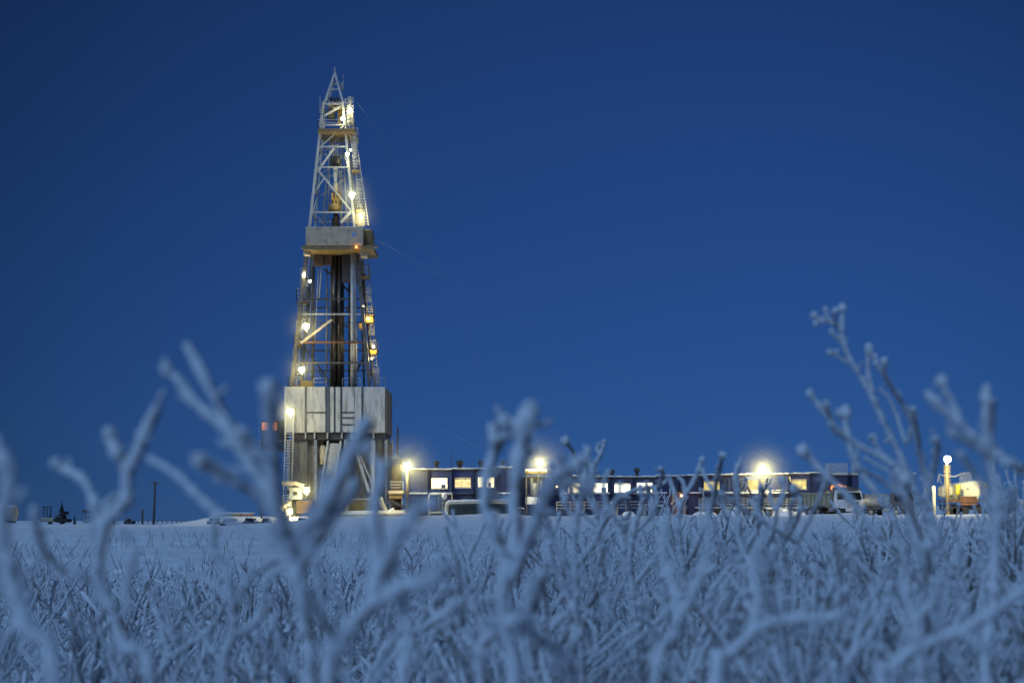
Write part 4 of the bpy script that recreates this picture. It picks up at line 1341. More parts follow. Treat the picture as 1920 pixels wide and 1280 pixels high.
MB().bevel_box(P(231, 982, 205), P(249, 976, 205) + Vector((0, 1.8, 0)), .15).build('body', M['dark_steel'], t)
MB().bevel_box(P(235, 976, 205.2), P(241, 972, 205.2) + Vector((0, 1.5, 0)), .1).build('cab', M['rust'], t)
b = MB()
for k in range(12):
    xx = 250 + k * 9
    b.tube([P(xx, 983, 230), P(xx, 974.5, 230)], .07, 5)
b.tube([P(250, 976, 230), P(349, 976, 230)], .05, 5)
tag(b.build('wire_fence', M['wood']), 'low thin post fence along the left horizon', 'fence')
t = thing('storage_drum', P(20, 976, 120), 'big pale snow crusted drum at the left edge', 'tank')
c0 = P(18, 961, 120)
MB().tube([c0 - Vector((.65, 0, 0)), c0 + Vector((.5, 0, 0)), c0 + Vector((.62, 0, 0))], [.8, .8, .6], 18).build('drum_shell', M['snowy_pipe'], t)
MB().box(P(6, 980, 119.6), P(30, 974, 120.8)).build('cradle', M['dark_steel'], t)
# ------------------------------------------------------------------ frosted plants


def resample(pts, rad, step):
    """Catmull-Rom through pts, evenly stepped"""
    pts = [Vector(p) for p in pts]
    ext = [pts[0] * 2 - pts[1]] + pts + [pts[-1] * 2 - pts[-2]]
    op, orr = [], []
    for i in range(len(pts) - 1):
        p0, p1, p2, p3 = ext[i:i + 4]
        n = max(1, int((p2 - p1).length / step))
        for k in range(n):
            t = k / n
            t2, t3 = t * t, t * t * t
            op.append(.5 * ((2 * p1) + (p2 - p0) * t + (2 * p0 - 5 * p1 + 4 * p2 - p3) * t2 + (3 * p1 - p0 - 3 * p2 + p3) * t3))
            orr.append(rad[i] + (rad[i + 1] - rad[i]) * t)
    op.append(pts[-1])
    orr.append(rad[-1])
    return op, orr


def frost_branch(fb, sb, pts, rad, rng, spikes=1.0, tip=1.25, stepk=.8, bare=.25):
    pts, rad = resample(pts, rad, max(.0015, min(rad) * stepk))
    off = Vector((rng.uniform(0, 99), rng.uniform(0, 99), 0))
    n = len(pts)
    pts = [p + Vector((noise.noise(p * 22 + off), noise.noise(p * 22 + off + Vector((7, 3, 1))), noise.noise(p * 22 - off))) * r * .6 for p, r in zip(pts, rad)]
    wind = Vector((-.32, 0, .3))
    sb.tube([p - wind * r * .95 for p, r in zip(pts[::3] + [pts[-1]], rad[::3] + [rad[-1]])], [r * .58 for r in rad[::3] + [rad[-1]]], 5)
    fr = []
    for i, (p, r) in enumerate(zip(pts, rad)):
        lump = .95 + .5 * noise.noise(p * (.55 / r) + off) + .2 * noise.noise(p * (1.5 / r) - off)
        thin = noise.noise(p * (.12 / r) + off * 2)
        if thin > .5 - bare:
            lump *= .72
        k = i / max(1, n - 1)
        if k > .93:
            lump *= 1 + (tip - 1) * (k - .93) / .07
        fr.append(r * lump)
    fr[-1] *= .6
    cs = [p + wind * r * .35 for p, r in zip(pts, rad)]
    fb.tube(cs, fr, 7, True, .12, rng)
    for i in range(0, n):
        c, r = cs[i], fr[i]
        for q in range(int(2.6 * spikes + rng.random())):
            d = Vector((rng.gauss(0, 1), rng.gauss(0, 1), rng.gauss(.25, 1)))
            if d.length < .1:
                continue
            d.normalize()
            e = c + d * r * rng.uniform(1.15, 2.3)
            s = d.cross(Vector((rng.uniform(-1, 1), rng.uniform(-1, 1), rng.uniform(-1, 1))))
            if s.length < .05:
                continue
            s = s.normalized() * r * rng.uniform(.13, .30)
            u = d.cross(s)
            o = c + d * r * .7
            fb.add([o + s, o - s * .5 + u * .87, o - s * .5 - u * .87, e], [(0, 1, 3), (1, 2, 3), (2, 0, 3)])


def bud(fb, c, r, rng):
    fb.ball(c, r, (1, 1, rng.uniform(.9, 1.25)), 8, 6, .22, rng)
    for q in range(16):
        d = Vector((rng.gauss(0, 1), rng.gauss(0, 1), rng.gauss(.2, 1))).normalized()
        s = d.orthogonal().normalized() * r * .28
        u = d.cross(s)
        fb.add([c + d * r * .7 + s, c + d * r * .7 - s * .5 + u * .87, c + d * r * .7 - s * .5 - u * .87, c + d * r * rng.uniform(1.1, 1.5)], [(0, 1, 3), (1, 2, 3), (2, 0, 3)])


def hero(label, Y, branches, buds=(), seed=1, spikes=1.0, name='frosted_weed'):
    """branches: (points as (column, row[, relative depth]), base width, tip width) in reference pixels; the first starts at the root"""
    rng = random.Random(seed)
    x0, y0 = branches[0][0][0][:2]
    root = P(x0, y0, Y)
    g = Vector((root.x + rng.uniform(-.03, .03), Y + rng.uniform(-.03, .03), 0))
    g.z = ground_z(g.x, g.y) - .02
    t = thing(name, g, label, 'frosted weed', 'big frosted weeds close to the camera')
    fb, sb = MB(), MB()
    for bi, (pp, w0, w1) in enumerate(branches):
        dd = rng.uniform(-.12, .12) if bi else 0.0
        n = len(pp)
        pts = []
        for i, p in enumerate(pp):
            u = i / (n - 1)
            rel = p[2] if len(p) > 2 else dd * u * u
            pts.append(P(p[0], p[1], Y * (1 + rel)))
        rad = [(w0 + (w1 - w0) * i / (n - 1)) * .5 * Y / F for i in range(n)]
        if bi == 0 or pp[0][1] >= 1270:   # carry the stem down to the snow
            pts = [g + Vector((rng.uniform(-.01, .01), 0, 0)), g.lerp(pts[0], .55) + Vector((rng.uniform(-.015, .015), 0, 0))] + pts
            rad = [rad[0] * 1.05, rad[0] * 1.02] + rad
        frost_branch(fb, sb, pts, rad, rng, spikes)
        for i in range(1, len(pts)):     # knobs and short side shoots
            for _ in range(2):
                if rng.random() < .6:
                    u = rng.random()
                    q, r = pts[i - 1].lerp(pts[i], u), rad[i]
                    ax = (pts[i] - pts[i - 1]).normalized()
                    dv = (Vector((rng.gauss(0, 1), rng.gauss(0, .7), rng.gauss(.3, 1))) + ax * .8).normalized()
                    ln = r * rng.uniform(1.8, 4.2)
                    k = rng.uniform(.38, .62)
                    frost_branch(fb, sb, [q, q + dv * ln * .5, q + dv * ln + ax * ln * .25], [r * k, r * k * .9, r * k * .8], rng, spikes, 1.6)
    for (x, y, w) in buds:
        bud(fb, P(x, y, Y), w * .5 * Y / F, rng)
    sb.build('stem', M['stem'], t)
    fb.build('frost', M['frost'], t)
    return t


hero('big blurred weed forking in front of the rig', .78,
     [([(578, 1290), (566, 1160), (553, 1050), (575, 995), (606, 945), (640, 888), (668, 830), (694, 785)], 30, 34),
      ([(556, 1070), (600, 1000), (650, 935), (668, 905)], 26, 24),
      ([(553, 1060), (536, 1000), (517, 920), (511, 820), (508, 715)], 24, 26),
      ([(548, 1040), (505, 925), (451, 838), (404, 750), (374, 690), (350, 645)], 22, 24),
      ([(455, 842), (420, 800), (366, 752), (336, 715), (312, 692)], 19, 20),
      ([(535, 1000), (500, 938), (441, 905), (400, 880), (374, 866)], 22, 22),
      ([(522, 960), (500, 880), (478, 838), (455, 815)], 16, 20),
      ([(553, 1050), (500, 1010), (440, 985), (380, 940), (330, 890), (280, 862)], 20, 14)],
     [(374, 864, 34), (312, 692, 22), (455, 812, 26)], 11)
hero('tall pale weed with two knuckled tips left of the utility pole', .84,
     [([(288, 1290), (236, 1210), (214, 1145), (180, 1078), (190, 995), (215, 962), (240, 930), (242, 885), (258, 855), (275, 812), (296, 762)], 24, 22),
      ([(244, 885), (230, 865), (217, 846), (205, 812)], 18, 20),
      ([(190, 990), (182, 955), (163, 918), (143, 892), (107, 868)], 19, 18),
      ([(212, 1140), (172, 1088), (108, 1062), (72, 1012), (64, 955)], 20, 16),
      ([(196, 980), (200, 945), (225, 925)], 15, 13),
      ([(240, 1150), (236, 1090), (250, 1030), (236, 1005)], 17, 13)],
     [(218, 848, 30), (205, 810, 22), (106, 868, 22)], 12)
hero('thick dark blurred weed at the left edge', .62,
     [([(105, 1290), (56, 1180), (20, 1080), (22, 1045), (2, 1004), (4, 972), (18, 900), (4, 850)], 34, 26),
      ([(40, 1130), (-10, 1090), (-40, 1020)], 26, 22)], [], 13)
hero('broad blurred weed stem curving up below the rig ramp', .7,
     [([(616, 1290), (640, 1205), (690, 1138), (750, 1106), (800, 1092), (838, 1072)], 34, 26),
      ([(690, 1140), (705, 1060), (702, 960), (712, 905), (722, 865)], 30, 28),
      ([(712, 1085), (745, 1005), (780, 965), (820, 942)], 24, 26),
      ([(755, 1290), (765, 1200), (758, 1130), (735, 1112)], 26, 22),
      ([(640, 1205), (600, 1160), (575, 1100)], 22, 18)], [], 14)
hero('tall frosted weed pointing up between the blue cabin rows', .95,
     [([(965, 1290), (952, 1190), (942, 1130), (948, 1080), (965, 1000), (966, 940), (972, 868), (976, 805), (992, 766)], 30, 30),
      ([(943, 1110), (940, 1040), (922, 985), (908, 955), (906, 905), (920, 868), (931, 830), (952, 812), (946, 788)], 24, 24),
      ([(955, 1085), (985, 1015), (1010, 965), (1040, 905), (1092, 866)], 26, 22),
      ([(946, 1170), (985, 1145), (1006, 1112), (1015, 1075)], 30, 22),
      ([(905, 1290), (896, 1230), (915, 1195), (950, 1168)], 22, 24),
      ([(1070, 1290), (1058, 1240), (1010, 1195), (960, 1165)], 22, 24),
      ([(1036, 915), (1070, 905), (1100, 925), (1120, 905)], 16, 14),
      ([(930, 832), (925, 812), (932, 795)], 18, 18)],
     [(946, 788, 26), (992, 768, 34), (1094, 864, 26)], 15)
hero('tallest thin weed with clustered frosted seed heads on the right', 1.55,
     [([(1842, 1290), (1800, 1130), (1745, 980), (1701, 886), (1687, 852), (1670, 818), (1656, 787), (1639, 748), (1622, 717), (1600, 681), (1582, 644), (1577, 618), (1579, 582)], 16, 7),
      ([(1576, 616), (1561, 607), (1541, 599), (1526, 592)], 7, 5),
      ([(1545, 602), (1536, 603), (1529, 606)], 6, 5), ([(1562, 607), (1552, 595), (1548, 583)], 6, 5), ([(1570, 612), (1564, 598), (1566, 584)], 6, 5),
      ([(1600, 685), (1584, 675), (1570, 667), (1556, 661)], 7, 5),
      ([(1582, 646), (1572, 636), (1560, 622)], 6, 6),
      ([(1636, 735), (1628, 700), (1627, 675), (1629, 650)], 8, 7),
      ([(1760, 1010), (1735, 900), (1716, 812), (1690, 755), (1672, 725), (1660, 705), (1659, 680)], 11, 7),
      ([(1666, 715), (1652, 695), (1642, 680), (1640, 668)], 7, 6),
      ([(1710, 800), (1700, 830), (1682, 780), (1668, 750), (1650, 728)], 8, 6),
      ([(1745, 930), (1726, 850), (1718, 800), (1712, 768)], 9, 8),
      ([(1700, 885), (1668, 868), (1640, 830), (1632, 818)], 8, 7),
      ([(1740, 970), (1700, 905), (1660, 880), (1620, 858)], 9, 6)],
     [(1579, 578, 17), (1526, 591, 13), (1529, 606, 11), (1548, 581, 11), (1566, 583, 12), (1577, 616, 12), (1556, 661, 13), (1569, 659, 9), (1560, 622, 10), (1629, 652, 15), (1630, 660, 14), (1658, 676, 13), (1640, 668, 11), (1643, 680, 11), (1712, 768, 13), (1636, 819, 14)], 16, .8)
hero('leaning frosted weed with a round head above the dump truck', 1.35,
     [([(1760, 1290), (1720, 1050), (1690, 900), (1673, 868), (1628, 845), (1589, 822), (1566, 800), (1541, 766), (1518, 738)], 15, 8),
      ([(1700, 1060), (1668, 960), (1622, 895), (1598, 850), (1590, 815), (1584, 780)], 11, 13),
      ([(1560, 790), (1552, 772), (1549, 757)], 8, 8), ([(1590, 824), (1568, 810), (1559, 795)], 8, 8),
      ([(1650, 1010), (1590, 930), (1540, 880), (1506, 846)], 13, 14),
      ([(1720, 1000), (1745, 900), (1758, 840), (1754, 822)], 11, 12),
      ([(1700, 940), (1660, 905), (1636, 890), (1600, 880)], 9, 8)],
     [(1583, 773, 28), (1518, 738, 14), (1505, 844, 24), (1549, 756, 12)], 17)
hero('blurred weed crossing the right edge above the container', 1.0,
     [([(2010, 1290), (2000, 1050), (1960, 920), (1920, 888), (1887, 862), (1842, 828), (1800, 792), (1771, 768), (1741, 740)], 20, 14),
      ([(1806, 797), (1793, 775), (1783, 748), (1766, 720)], 13, 11),
      ([(1900, 872), (1850, 850), (1810, 825), (1780, 808)], 15, 13),
      ([(1965, 930), (1930, 880), (1885, 872)], 14, 12)],
     [(1765, 715, 24), (1741, 738, 14)], 18)
hero('blurred two pronged weed standing before the radio mast', 1.0,
     [([(1850, 1290), (1862, 1100), (1866, 950), (1853, 850), (1848, 790), (1847, 755), (1850, 730)], 22, 15),
      ([(1852, 840), (1858, 790), (1861, 750)], 15, 14),
      ([(1864, 960), (1835, 900), (1815, 870), (1800, 850)], 14, 12),
      ([(1862, 1000), (1890, 950), (1905, 910)], 14, 10)],
     [(1850, 728, 16)], 19)
hero('thick weed branching across the lower right corner', .82,
     [([(1650, 1290), (1668, 1250), (1728, 1212), (1807, 1178), (1861, 1147), (1925, 1102)], 26, 18),
      ([(1718, 1216), (1720, 1160), (1750, 1122), (1768, 1070)], 22, 14),
      ([(1720, 1170), (1700, 1120), (1690, 1060)], 18, 14),
      ([(1800, 1182), (1840, 1210), (1900, 1225)], 16, 12)], [], 20)
hero('blurred weed fork low at bottom centre right', .8,
     [([(1340, 1290), (1375, 1225), (1420, 1180), (1470, 1165), (1560, 1158), (1600, 1140)], 28, 16),
      ([(1400, 1200), (1420, 1130), (1412, 1060), (1440, 1000)], 20, 14),
      ([(1230, 1290), (1270, 1180), (1265, 1110), (1240, 1040), (1250, 960)], 22, 14),
      ([(1268, 1170), (1310, 1090), (1330, 1010), (1322, 940)], 20, 13)], [], 21)
hero('weed with spread twigs at the lower left of the rig weed', 1.0,
     [([(420, 1290), (436, 1180), (430, 1090), (400, 1030), (404, 960)], 18, 12),
      ([(434, 1150), (470, 1080), (520, 1050)], 15, 10),
      ([(432, 1120), (385, 1085), (350, 1080)], 14, 10),
      ([(436, 1200), (490, 1150), (500, 1090), (540, 1060)], 15, 10)], [], 22)
hero('crisp thin frosted weed left of the mushroom vents', 2.3,
     [([(1150, 1290), (1140, 1180), (1128, 1050), (1118, 960), (1110, 910), (1112, 880), (1126, 852), (1133, 828)], 12, 7),
      ([(1112, 890), (1104, 862), (1101, 840)], 9, 8), ([(1126, 852), (1120, 842), (1124, 832)], 6, 6),
      ([(1118, 960), (1094, 915), (1084, 880), (1076, 850), (1060, 828)], 10, 9),
      ([(1122, 1000), (1160, 940), (1190, 920), (1235, 912), (1255, 895)], 11, 8),
      ([(1235, 912), (1242, 890), (1238, 878)], 8, 8), ([(1122, 990), (1085, 950), (1060, 900), (1040, 880)], 9, 6),
      ([(1128, 1020), (1160, 985), (1180, 960), (1172, 930)], 9, 6)],
     [(1133, 827, 9), (1060, 827, 18), (1255, 893, 10)], 23)
hero('forked frosted weed in front of the orange lit entrance', 2.1,
     [([(1290, 1290), (1285, 1120), (1272, 1000), (1276, 950), (1300, 905), (1314, 870), (1316, 860)], 12, 8),
      ([(1276, 955), (1260, 910), (1254, 895)], 9, 8), ([(1314, 878), (1326, 900), (1338, 925)], 8, 6), ([(1286, 930), (1282, 905), (1272, 895)], 8, 7),
      ([(1284, 1060), (1320, 990), (1340, 930), (1346, 890), (1356, 852)], 11, 8),
      ([(1338, 945), (1352, 925), (1358, 910)], 8, 7), ([(1284, 1090), (1250, 1010), (1225, 960), (1222, 930)], 10, 8)],
     [(1316, 862, 11), (1356, 853, 10)], 24)
hero('upright frosted weed before the right yellow windows', 2.0,
     [([(1400, 1290), (1396, 1120), (1388, 1000), (1383, 930), (1380, 890), (1387, 868)], 13, 9),
      ([(1392, 1050), (1420, 985), (1430, 930), (1426, 910)], 11, 10), ([(1388, 990), (1360, 955), (1352, 920)], 9, 8),
      ([(1396, 1120), (1450, 1040), (1490, 980), (1500, 940), (1488, 918)], 12, 12)],
     [(1387, 868, 10), (1488, 916, 18)], 25)

hero('bushy frosted weed with many short twigs before the canopy gap', 1.45,
     [([(1092, 1290), (1084, 1150), (1076, 1050), (1082, 980), (1092, 925), (1100, 880), (1102, 845)], 14, 10),
      ([(1082, 980), (1060, 940), (1050, 900), (1036, 872)], 11, 9), ([(1084, 1060), (1120, 1000), (1136, 950), (1132, 905), (1142, 880)], 11, 8),
      ([(1090, 935), (1112, 905), (1118, 880)], 8, 7), ([(1080, 1090), (1040, 1020), (1022, 960), (1026, 925)], 12, 8),
      ([(1136, 960), (1160, 930), (1162, 905)], 8, 7), ([(1060, 945), (1070, 905), (1066, 885)], 8, 7)], [(1102, 843, 13), (1036, 870, 14)], 31)
hero('bushy frosted weed below the white lit cabin windows', 1.9,
     [([(1196, 1290), (1190, 1150), (1182, 1050), (1190, 985), (1204, 945), (1200, 915)], 12, 8),
      ([(1184, 1060), (1160, 1000), (1152, 960), (1160, 930)], 10, 8), ([(1188, 1000), (1222, 965), (1232, 935), (1228, 915)], 9, 7),
      ([(1204, 945), (1216, 925), (1212, 905)], 7, 6), ([(1186, 1100), (1230, 1040), (1250, 995), (1246, 965)], 10, 7), ([(1156, 975), (1140, 950), (1138, 935)], 7, 6)], [(1200, 913, 12)], 32)
hero('bushy frosted weed between curtained window and white gate', 1.7,
     [([(1436, 1290), (1440, 1150), (1452, 1060), (1446, 1000), (1458, 955), (1470, 920), (1466, 900)], 12, 8),
      ([(1450, 1050), (1480, 1000), (1496, 965), (1512, 950)], 10, 8), ([(1446, 1000), (1424, 965), (1418, 935)], 9, 7), ([(1442, 1100), (1400, 1045), (1384, 1000), (1390, 970)], 10, 8),
      ([(1458, 960), (1444, 935), (1446, 915)], 7, 6), ([(1486, 990), (1482, 955), (1490, 938)], 8, 6)], [(1466, 898, 12), (1418, 933, 11)], 33)

# ---- repeated smaller weeds, built once each kind and copied
PROTO_H = .5


def make_weed(seed):
    rng = random.Random(seed)
    t = thing('frosted_stalk', (0, 0, 0), 'x', 'frosted weed')
    fb, sb = MB(), MB()
    ns = rng.randint(3, 5)
    for s in range(ns):
        a = rng.uniform(0, 6.28)
        tilt = rng.uniform(.1, .8)
        d = Vector((math.cos(a) * tilt, math.sin(a) * tilt, 1)).normalized()
        p = Vector((math.cos(a) * .015, math.sin(a) * .015, -.03))
        L = PROTO_H * rng.uniform(.65, 1.05) if s else PROTO_H * 1.03
        if s == 0:
            d = Vector((d.x * .4, d.y * .4, 1)).normalized()
        n = 6
        pts = [p]
        subs = []
        for i in range(n):
            d = (d + Vector((rng.uniform(-.34, .34), rng.uniform(-.34, .34), rng.uniform(-.04, .12)))).normalized()
            p = p + d * L / n
            pts.append(p)
            for _ in range(2 if i > 2 else 1):
                if i >= 1 and rng.random() < .75:
                    subs.append((p, d, L * (1 - i / (n + 1)) * rng.uniform(.35, .75)))
        r0, r1 = rng.uniform(.0042, .006), rng.uniform(.0026, .0038)
        frost_branch(fb, sb, pts, [r0 + (r1 - r0) * i / n for i in range(n + 1)], rng, .8, 1.3, .95)
        for (q, dd, l) in subs:
            a2 = rng.uniform(0, 6.28)
            e = (dd + Vector((math.cos(a2) * .75, math.sin(a2) * .75, rng.uniform(-.2, .3)))).normalized()
            pp = [q]
            for i in range(3):
                e = (e + Vector((rng.uniform(-.2, .2), rng.uniform(-.2, .2), .14))).normalized()
                q = q + e * l / 3
                pp.append(q)
            frost_branch(fb, sb, pp, [r1 * 1.05, r1 * .95, r1 * .9, r1 * .85], rng, .8, 1.5, .95)
            if rng.random() < .7:
                k2 = pp[rng.randint(1, 2)]
                e2 = (e + Vector((rng.uniform(-.9, .9), rng.uniform(-.9, .9), rng.uniform(-.3, .6)))).normalized()
                frost_branch(fb, sb, [k2, k2 + e2 * l * .2, k2 + e2 * l * .36 + Z * l * .05], [r1 * .8, r1 * .75, r1 * .7], rng, .8, 1.5, .95)
            if rng.random() < .3:
                bud(fb, q, r1 * rng.uniform(1.3, 1.9), rng)
    PROTO_TOP.append(max(v.z for v in fb.v))
    sb.build('stem', M['stem'], t)
    fb.build('frost', M['frost'], t)
    return t


PROTO_TOP = []
protos = [make_weed(100 + i) for i in range(10)]
used = [False] * len(protos)
rng = random.Random(77)
ZONES = ((330, 'frosted weed stalk standing in the crowd at lower left'), (800, 'frosted weed stalk in the low thicket below the rig'),
         (1300, 'frosted weed stalk in the thicket below the blue cabins'), (9999, 'frosted weed stalk in the dense thicket at lower right'))
count = 0
tries = 0
while count < 250 and tries < 6000:
    tries += 1
    u = rng.random()
    Y = 1.15 + 9.5 * u ** 1.35
    x = rng.uniform(-160, 2080)
    right = smoothstep(850, 1150, x)
    if rng.random() > .42 + .58 * right:
        continue
    yt = (1078 - 72 * right) + rng.gauss(0, 42 + 8 * right)
    if right > .5 and rng.random() < .2:
        yt -= rng.uniform(20, 95)
    if x > 1600 and rng.random() < .22:
        yt = rng.uniform(840, 955)
        Y = rng.uniform(1.6, 3.4)
    else:
        yt = max(yt, 890 if right > .5 else 1000)
    if 985 < x < 1640 and rng.random() < .26:
        yt = rng.uniform(945, 990)
        Y = rng.uniform(2.6, 7)
    if yt < 1000 and 1760 < x < 1880:
        yt = rng.uniform(1000, 1050)
    if yt < 962 and (1395 < x < 1460 or 1500 < x < 1620 or 1060 < x < 1250):
        yt = rng.uniform(965, 1040)
    X = (x - 960) * Y / F
    g = ground_z(X, Y)
    top = H + (EY - yt) * Y / F
    h = top - g
    if h < .12:
        continue
    h = min(h, .78)
    k = rng.randrange(len(protos))
    o = protos[k] if not used[k] else copy_tree(protos[k])
    used[k] = True
    s = h / PROTO_TOP[k]
    w = s ** .75
    o.location = (X, Y, g - .01)
    o.scale = (w * rng.uniform(.9, 1.15), w * rng.uniform(.9, 1.15), s)
    o.rotation_euler = (rng.uniform(-.12, .12), rng.uniform(-.12, .12), rng.uniform(0, 6.28))
    for lim, lab in ZONES:
        if x < lim:
            break
    tag(o, lab, 'frosted weed', 'frosted weed stalks ' + {330: 'at the lower left', 800: 'below the rig', 1300: 'below the blue cabins', 9999: 'at the lower right'}[lim])
    count += 1

# ---- uncountable undergrowth
rng = random.Random(5)
fb = MB()
n = 0
while n < 12000:
    Y = 1.3 + 15 * rng.random() ** 1.25
    x = rng.uniform(-300, 2220)
    if Y > 9 and rng.random() < .5 + .4 * noise.noise(Vector((x * .004, Y * .3, 0))):
        n += 1
        continue
    X = (x - 960) * Y / F
    p = Vector((X, Y, ground_z(X, Y) - .01))
    h = rng.uniform(.06, .26) * (1 if Y < 9 else .7)
    a = rng.uniform(0, 6.28)
    d = Vector((math.cos(a), math.sin(a), rng.uniform(.3, 2.2))).normalized()
    pts = [p]
    for i in range(4):
        p = p + d * h / 3
        d = (d + Vector((rng.uniform(-.5, .5), rng.uniform(-.5, .5), rng.uniform(-.3, .25)))).normalized()
        pts.append(p)
    r = rng.uniform(.002, .0045)
    if rng.random() < .35:      # curled frosted leaf
        sd = d.orthogonal().normalized() * rng.uniform(.003, .009)
        tw = Vector((rng.uniform(-1, 1), rng.uniform(-1, 1), rng.uniform(-1, 1))) * .004
        vs = []
        for i, q in enumerate(pts):
            k = (.5, 1, 1.1, .8, .2)[i]
            vs += [q + sd * k + tw * i, q + Vector((0, 0, .004)), q - sd * k + tw * i]
        fb.add(vs, [f for i in range(4) for f in ((i * 3, i * 3 + 1, i * 3 + 4, i * 3 + 3), (i * 3 + 1, i * 3 + 2, i * 3 + 5, i * 3 + 4))], True)
        n += 1
        continue
    fb.tube(pts, [r * rng.uniform(.8, 1.4) for _ in pts], 5, True, .25, rng)
    if rng.random() < .7:
        q = pts[rng.randint(1, 3)]
        e = Vector((rng.uniform(-1, 1), rng.uniform(-1, 1), rng.uniform(0, .9))).normalized()
        fb.tube([q, q + e * h * .3, q + e * h * .5 + Z * h * .08], [r, r * 1.1, r * .9], 4, True, .2, rng)
    n += 1
for n in range(6500):     # thinning tufts out over the snowfield
    Y = 12 + 42 * rng.random() ** 1.2
    x = rng.uniform(-300, 2220)
    if noise.noise(Vector((x * Y * .0003, Y * .22, 14))) < -.02 - .2 * smoothstep(800, 1100, x):
        continue
    X = (x - 960) * Y / F
    p = Vector((X, Y, ground_z(X, Y) - .01))
    h = rng.uniform(.06, .24)
    pts = [p]
    d = Vector((rng.uniform(-.7, .7), rng.uniform(-.7, .7), 1)).normalized()
    for i in range(3):
        p = p + d * h / 3
        d = (d + Vector((rng.uniform(-.5, .5), rng.uniform(-.5, .5), 0))).normalized()
        pts.append(p)
    r = rng.uniform(.003, .007)
    fb.tube(pts, [r, r * 1.1, r, r * .6], 4, True, .2, rng)
tag(fb.build('frosted_undergrowth', M['frost']), 'tangled frosted low undergrowth covering the snow in the foreground', 'undergrowth', kind='stuff')
cb = MB()
for n in range(900):
    Y = 1.6 + 13 * rng.random() ** 1.2
    x = rng.uniform(-300, 2220)
    X = (x - 960) * Y / F
    r = rng.uniform(.008, .03) * (1 + Y * .06)
    cb.ball((X, Y, ground_z(X, Y) + rng.uniform(0, .13)), r, (rng.uniform(.8, 1.9), rng.uniform(.8, 1.5), rng.uniform(.5, .9)), 9, 6, .28, rng)
tag(cb.build('snow_clumps', M['snow_cap']), 'small clumps of snow caught in the frosted undergrowth', 'snow', kind='stuff')
fb = MB()
for n in range(2000):
    Y = 5 + 30 * rng.random() ** 1.4
    x = rng.uniform(-300, 2220)
    if noise.noise(Vector((x * Y * .00025, Y * .25, 4))) < .05:
        continue
    X = (x - 960) * Y / F
    p = Vector((X, Y, ground_z(X, Y) - .01))
    h = rng.uniform(.1, .34)
    a = rng.uniform(0, 6.28)
    d = Vector((math.cos(a) * .5, math.sin(a) * .5, 1)).normalized()
    pts = [p]
    for i in range(4):
        p = p + d * h / 4
        d = (d + Vector((rng.uniform(-.35, .35), rng.uniform(-.35, .35), .05))).normalized()
        pts.append(p)
        if i:
            e = (d + Vector((rng.uniform(-.8, .8), rng.uniform(-.8, .8), 0))).normalized()
            fb.tube([p, p + e * h * .2, p + e * h * .32 + Z * .01], [.002, .0018, .001], 4)
    fb.tube(pts, [.004, .0035, .003, .0025, .0018], 4)
tag(fb.build('bare_undergrowth', M['twig']), 'sparse dark bare twigs poking through the snow behind the frosted weeds', 'undergrowth', kind='stuff')
# ------------------------------------------------------------------ sky, sun, camera
SUN_EL, SUN_ROT = R(3), R(212)
w = bpy.data.worlds.new('World')
sc.world = w
w.use_nodes = True
nt = w.node_tree
N, L = nt.nodes.new, nt.links.new
bg = nt.nodes['Background']
tc = N('ShaderNodeTexCoord')
mpn = N('ShaderNodeVectorMath')      # lift the look-up a little above the band of earth shadow
mpn.operation = 'MULTIPLY_ADD'
L(tc.outputs['Generated'], mpn.inputs[0])
mpn.inputs[1].default_value = (1, 1, .95)
mpn.inputs[2].default_value = (0, 0, .17)
sky = N('ShaderNodeTexSky')
sky.sky_type = 'NISHITA'
sky.sun_disc = False
sky.sun_elevation = SUN_EL
sky.sun_rotation = SUN_ROT
sky.ozone_density = 6
sky.air_density = 1
sky.dust_density = .3
L(mpn.outputs[0], sky.inputs['Vector'])
tint = N('ShaderNodeMix')
tint.data_type = 'RGBA'
tint.blend_type = 'MULTIPLY'
tint.inputs[0].default_value = 1
L(sky.outputs[0], tint.inputs[6])
tint.inputs[7].default_value = (3.1, .92, .95, 1)
dp = N('ShaderNodeVectorMath')      # sky dimmed away from the view direction, imitating lens vignetting
dp.operation = 'DOT_PRODUCT'
L(tc.outputs['Generated'], dp.inputs[0])
dp.inputs[1].default_value = Vector((.03, 1, .1)).normalized()
gl = N('ShaderNodeMapRange')
gl.interpolation_type = 'SMOOTHSTEP'
gl.inputs[1].default_value = .84
gl.inputs[2].default_value = 1.0
gl.inputs[3].default_value = .58
gl.inputs[4].default_value = 1.06
L(dp.outputs['Value'], gl.inputs[0])
t2 = N('ShaderNodeMix')
t2.data_type = 'RGBA'
t2.blend_type = 'MULTIPLY'
t2.inputs[0].default_value = 1
L(tint.outputs[2], t2.inputs[6])
L(gl.outputs[0], t2.inputs[7])
L(t2.outputs[2], bg.inputs[0])
bg.inputs[1].default_value = .14

sl = bpy.data.lights.new('sun', 'SUN')
sl.energy = 1.8
sl.angle = R(50)
sl.color = (.325, .58, 1.0)
so = bpy.data.objects.new('sun', sl)
col.objects.link(so)
d = Vector((math.sin(SUN_ROT) * math.cos(SUN_EL + R(40)), math.cos(SUN_ROT) * math.cos(SUN_EL + R(40)), math.sin(SUN_EL + R(40))))
so.rotation_euler = d.to_track_quat('Z', 'Y').to_euler()

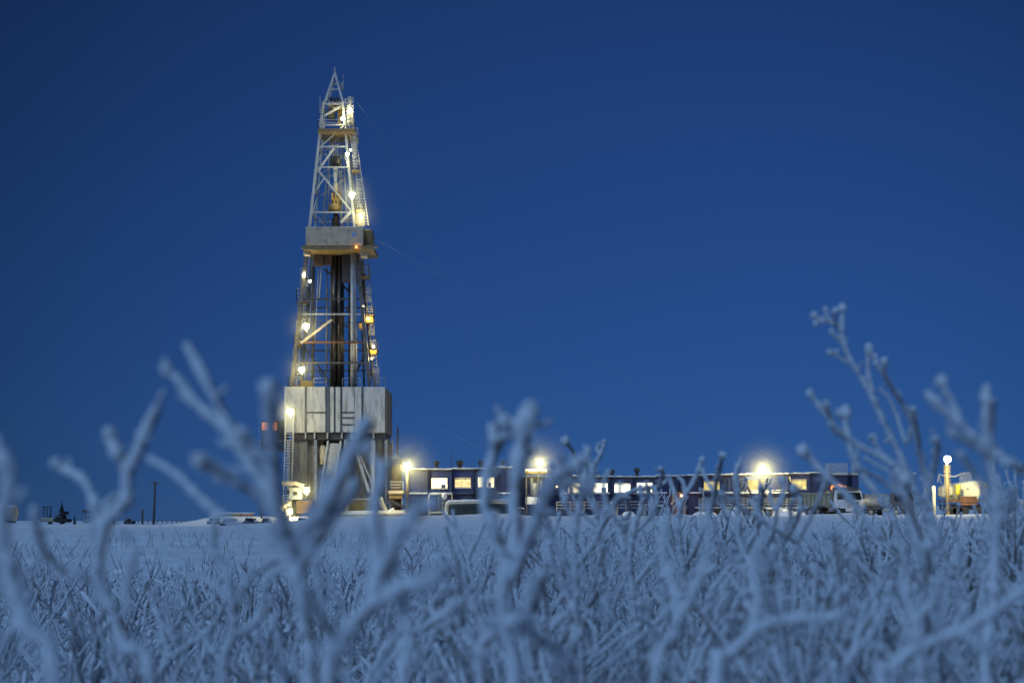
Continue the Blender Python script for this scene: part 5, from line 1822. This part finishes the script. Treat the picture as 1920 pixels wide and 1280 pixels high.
cam = bpy.data.cameras.new('camera')
cam.sensor_width = 36
cam.lens = 45
cam.shift_y = (EY - 640) / 1920
cam.clip_start = .05
cam.clip_end = 6000
cam.dof.use_dof = True
cam.dof.focus_distance = 12
cam.dof.aperture_fstop = 5.8
co = bpy.data.objects.new('camera', cam)
co.location = (0, 0, H)
co.rotation_euler = (math.pi / 2, 0, 0)
col.objects.link(co)
sc.camera = co
sc.view_settings.view_transform = 'Standard'
sc.view_settings.look = 'None'
sc.view_settings.exposure = 0
sc.view_settings.gamma = 1
sc.cycles.use_denoising = True
sc.cycles.max_bounces = 6
sc.cycles.diffuse_bounces = 3
sc.cycles.caustics_reflective = False
sc.cycles.caustics_refractive = False
sc.cycles.sample_clamp_indirect = 4

# frozen air
HAZE = 0
if HAZE:
    m = bpy.data.materials.new('frozen_air')
    m.use_nodes = True
    nt = m.node_tree
    nt.nodes.clear()
    o = nt.nodes.new('ShaderNodeOutputMaterial')
    v = nt.nodes.new('ShaderNodeVolumePrincipled')
    v.inputs['Color'].default_value = (.86, .90, 1, 1)
    v.inputs['Density'].default_value = HAZE
    v.inputs['Anisotropy'].default_value = .35
    nt.links.new(v.outputs[0], o.inputs['Volume'])
    tag(MB().box((-420, -45, -4), (420, 700, 66)).build('haze', m), kind='stuff')

# scattering spheres added round the strongest lamps to make bloom halos
m = bpy.data.materials.new('lamp_halo')
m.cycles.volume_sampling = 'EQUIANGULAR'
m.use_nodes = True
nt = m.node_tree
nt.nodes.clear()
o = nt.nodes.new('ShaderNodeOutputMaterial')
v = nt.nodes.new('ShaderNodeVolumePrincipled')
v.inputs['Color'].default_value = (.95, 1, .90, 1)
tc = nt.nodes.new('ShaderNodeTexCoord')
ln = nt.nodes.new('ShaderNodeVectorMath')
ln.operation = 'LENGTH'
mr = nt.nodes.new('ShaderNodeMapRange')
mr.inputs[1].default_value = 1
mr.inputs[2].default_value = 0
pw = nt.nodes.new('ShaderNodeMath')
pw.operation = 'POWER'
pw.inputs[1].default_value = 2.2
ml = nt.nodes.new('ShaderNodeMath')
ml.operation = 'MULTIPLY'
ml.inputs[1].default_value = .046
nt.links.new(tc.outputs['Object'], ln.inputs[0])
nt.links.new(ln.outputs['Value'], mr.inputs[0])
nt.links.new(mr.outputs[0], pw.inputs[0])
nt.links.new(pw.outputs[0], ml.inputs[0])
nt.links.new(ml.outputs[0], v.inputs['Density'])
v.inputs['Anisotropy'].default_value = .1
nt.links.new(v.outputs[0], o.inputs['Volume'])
for c, r in HALOS:
    o = tag(MB().ball((0, 0, 0), 1, nu=24, nv=16).build('lamp_halo', m), kind='stuff')
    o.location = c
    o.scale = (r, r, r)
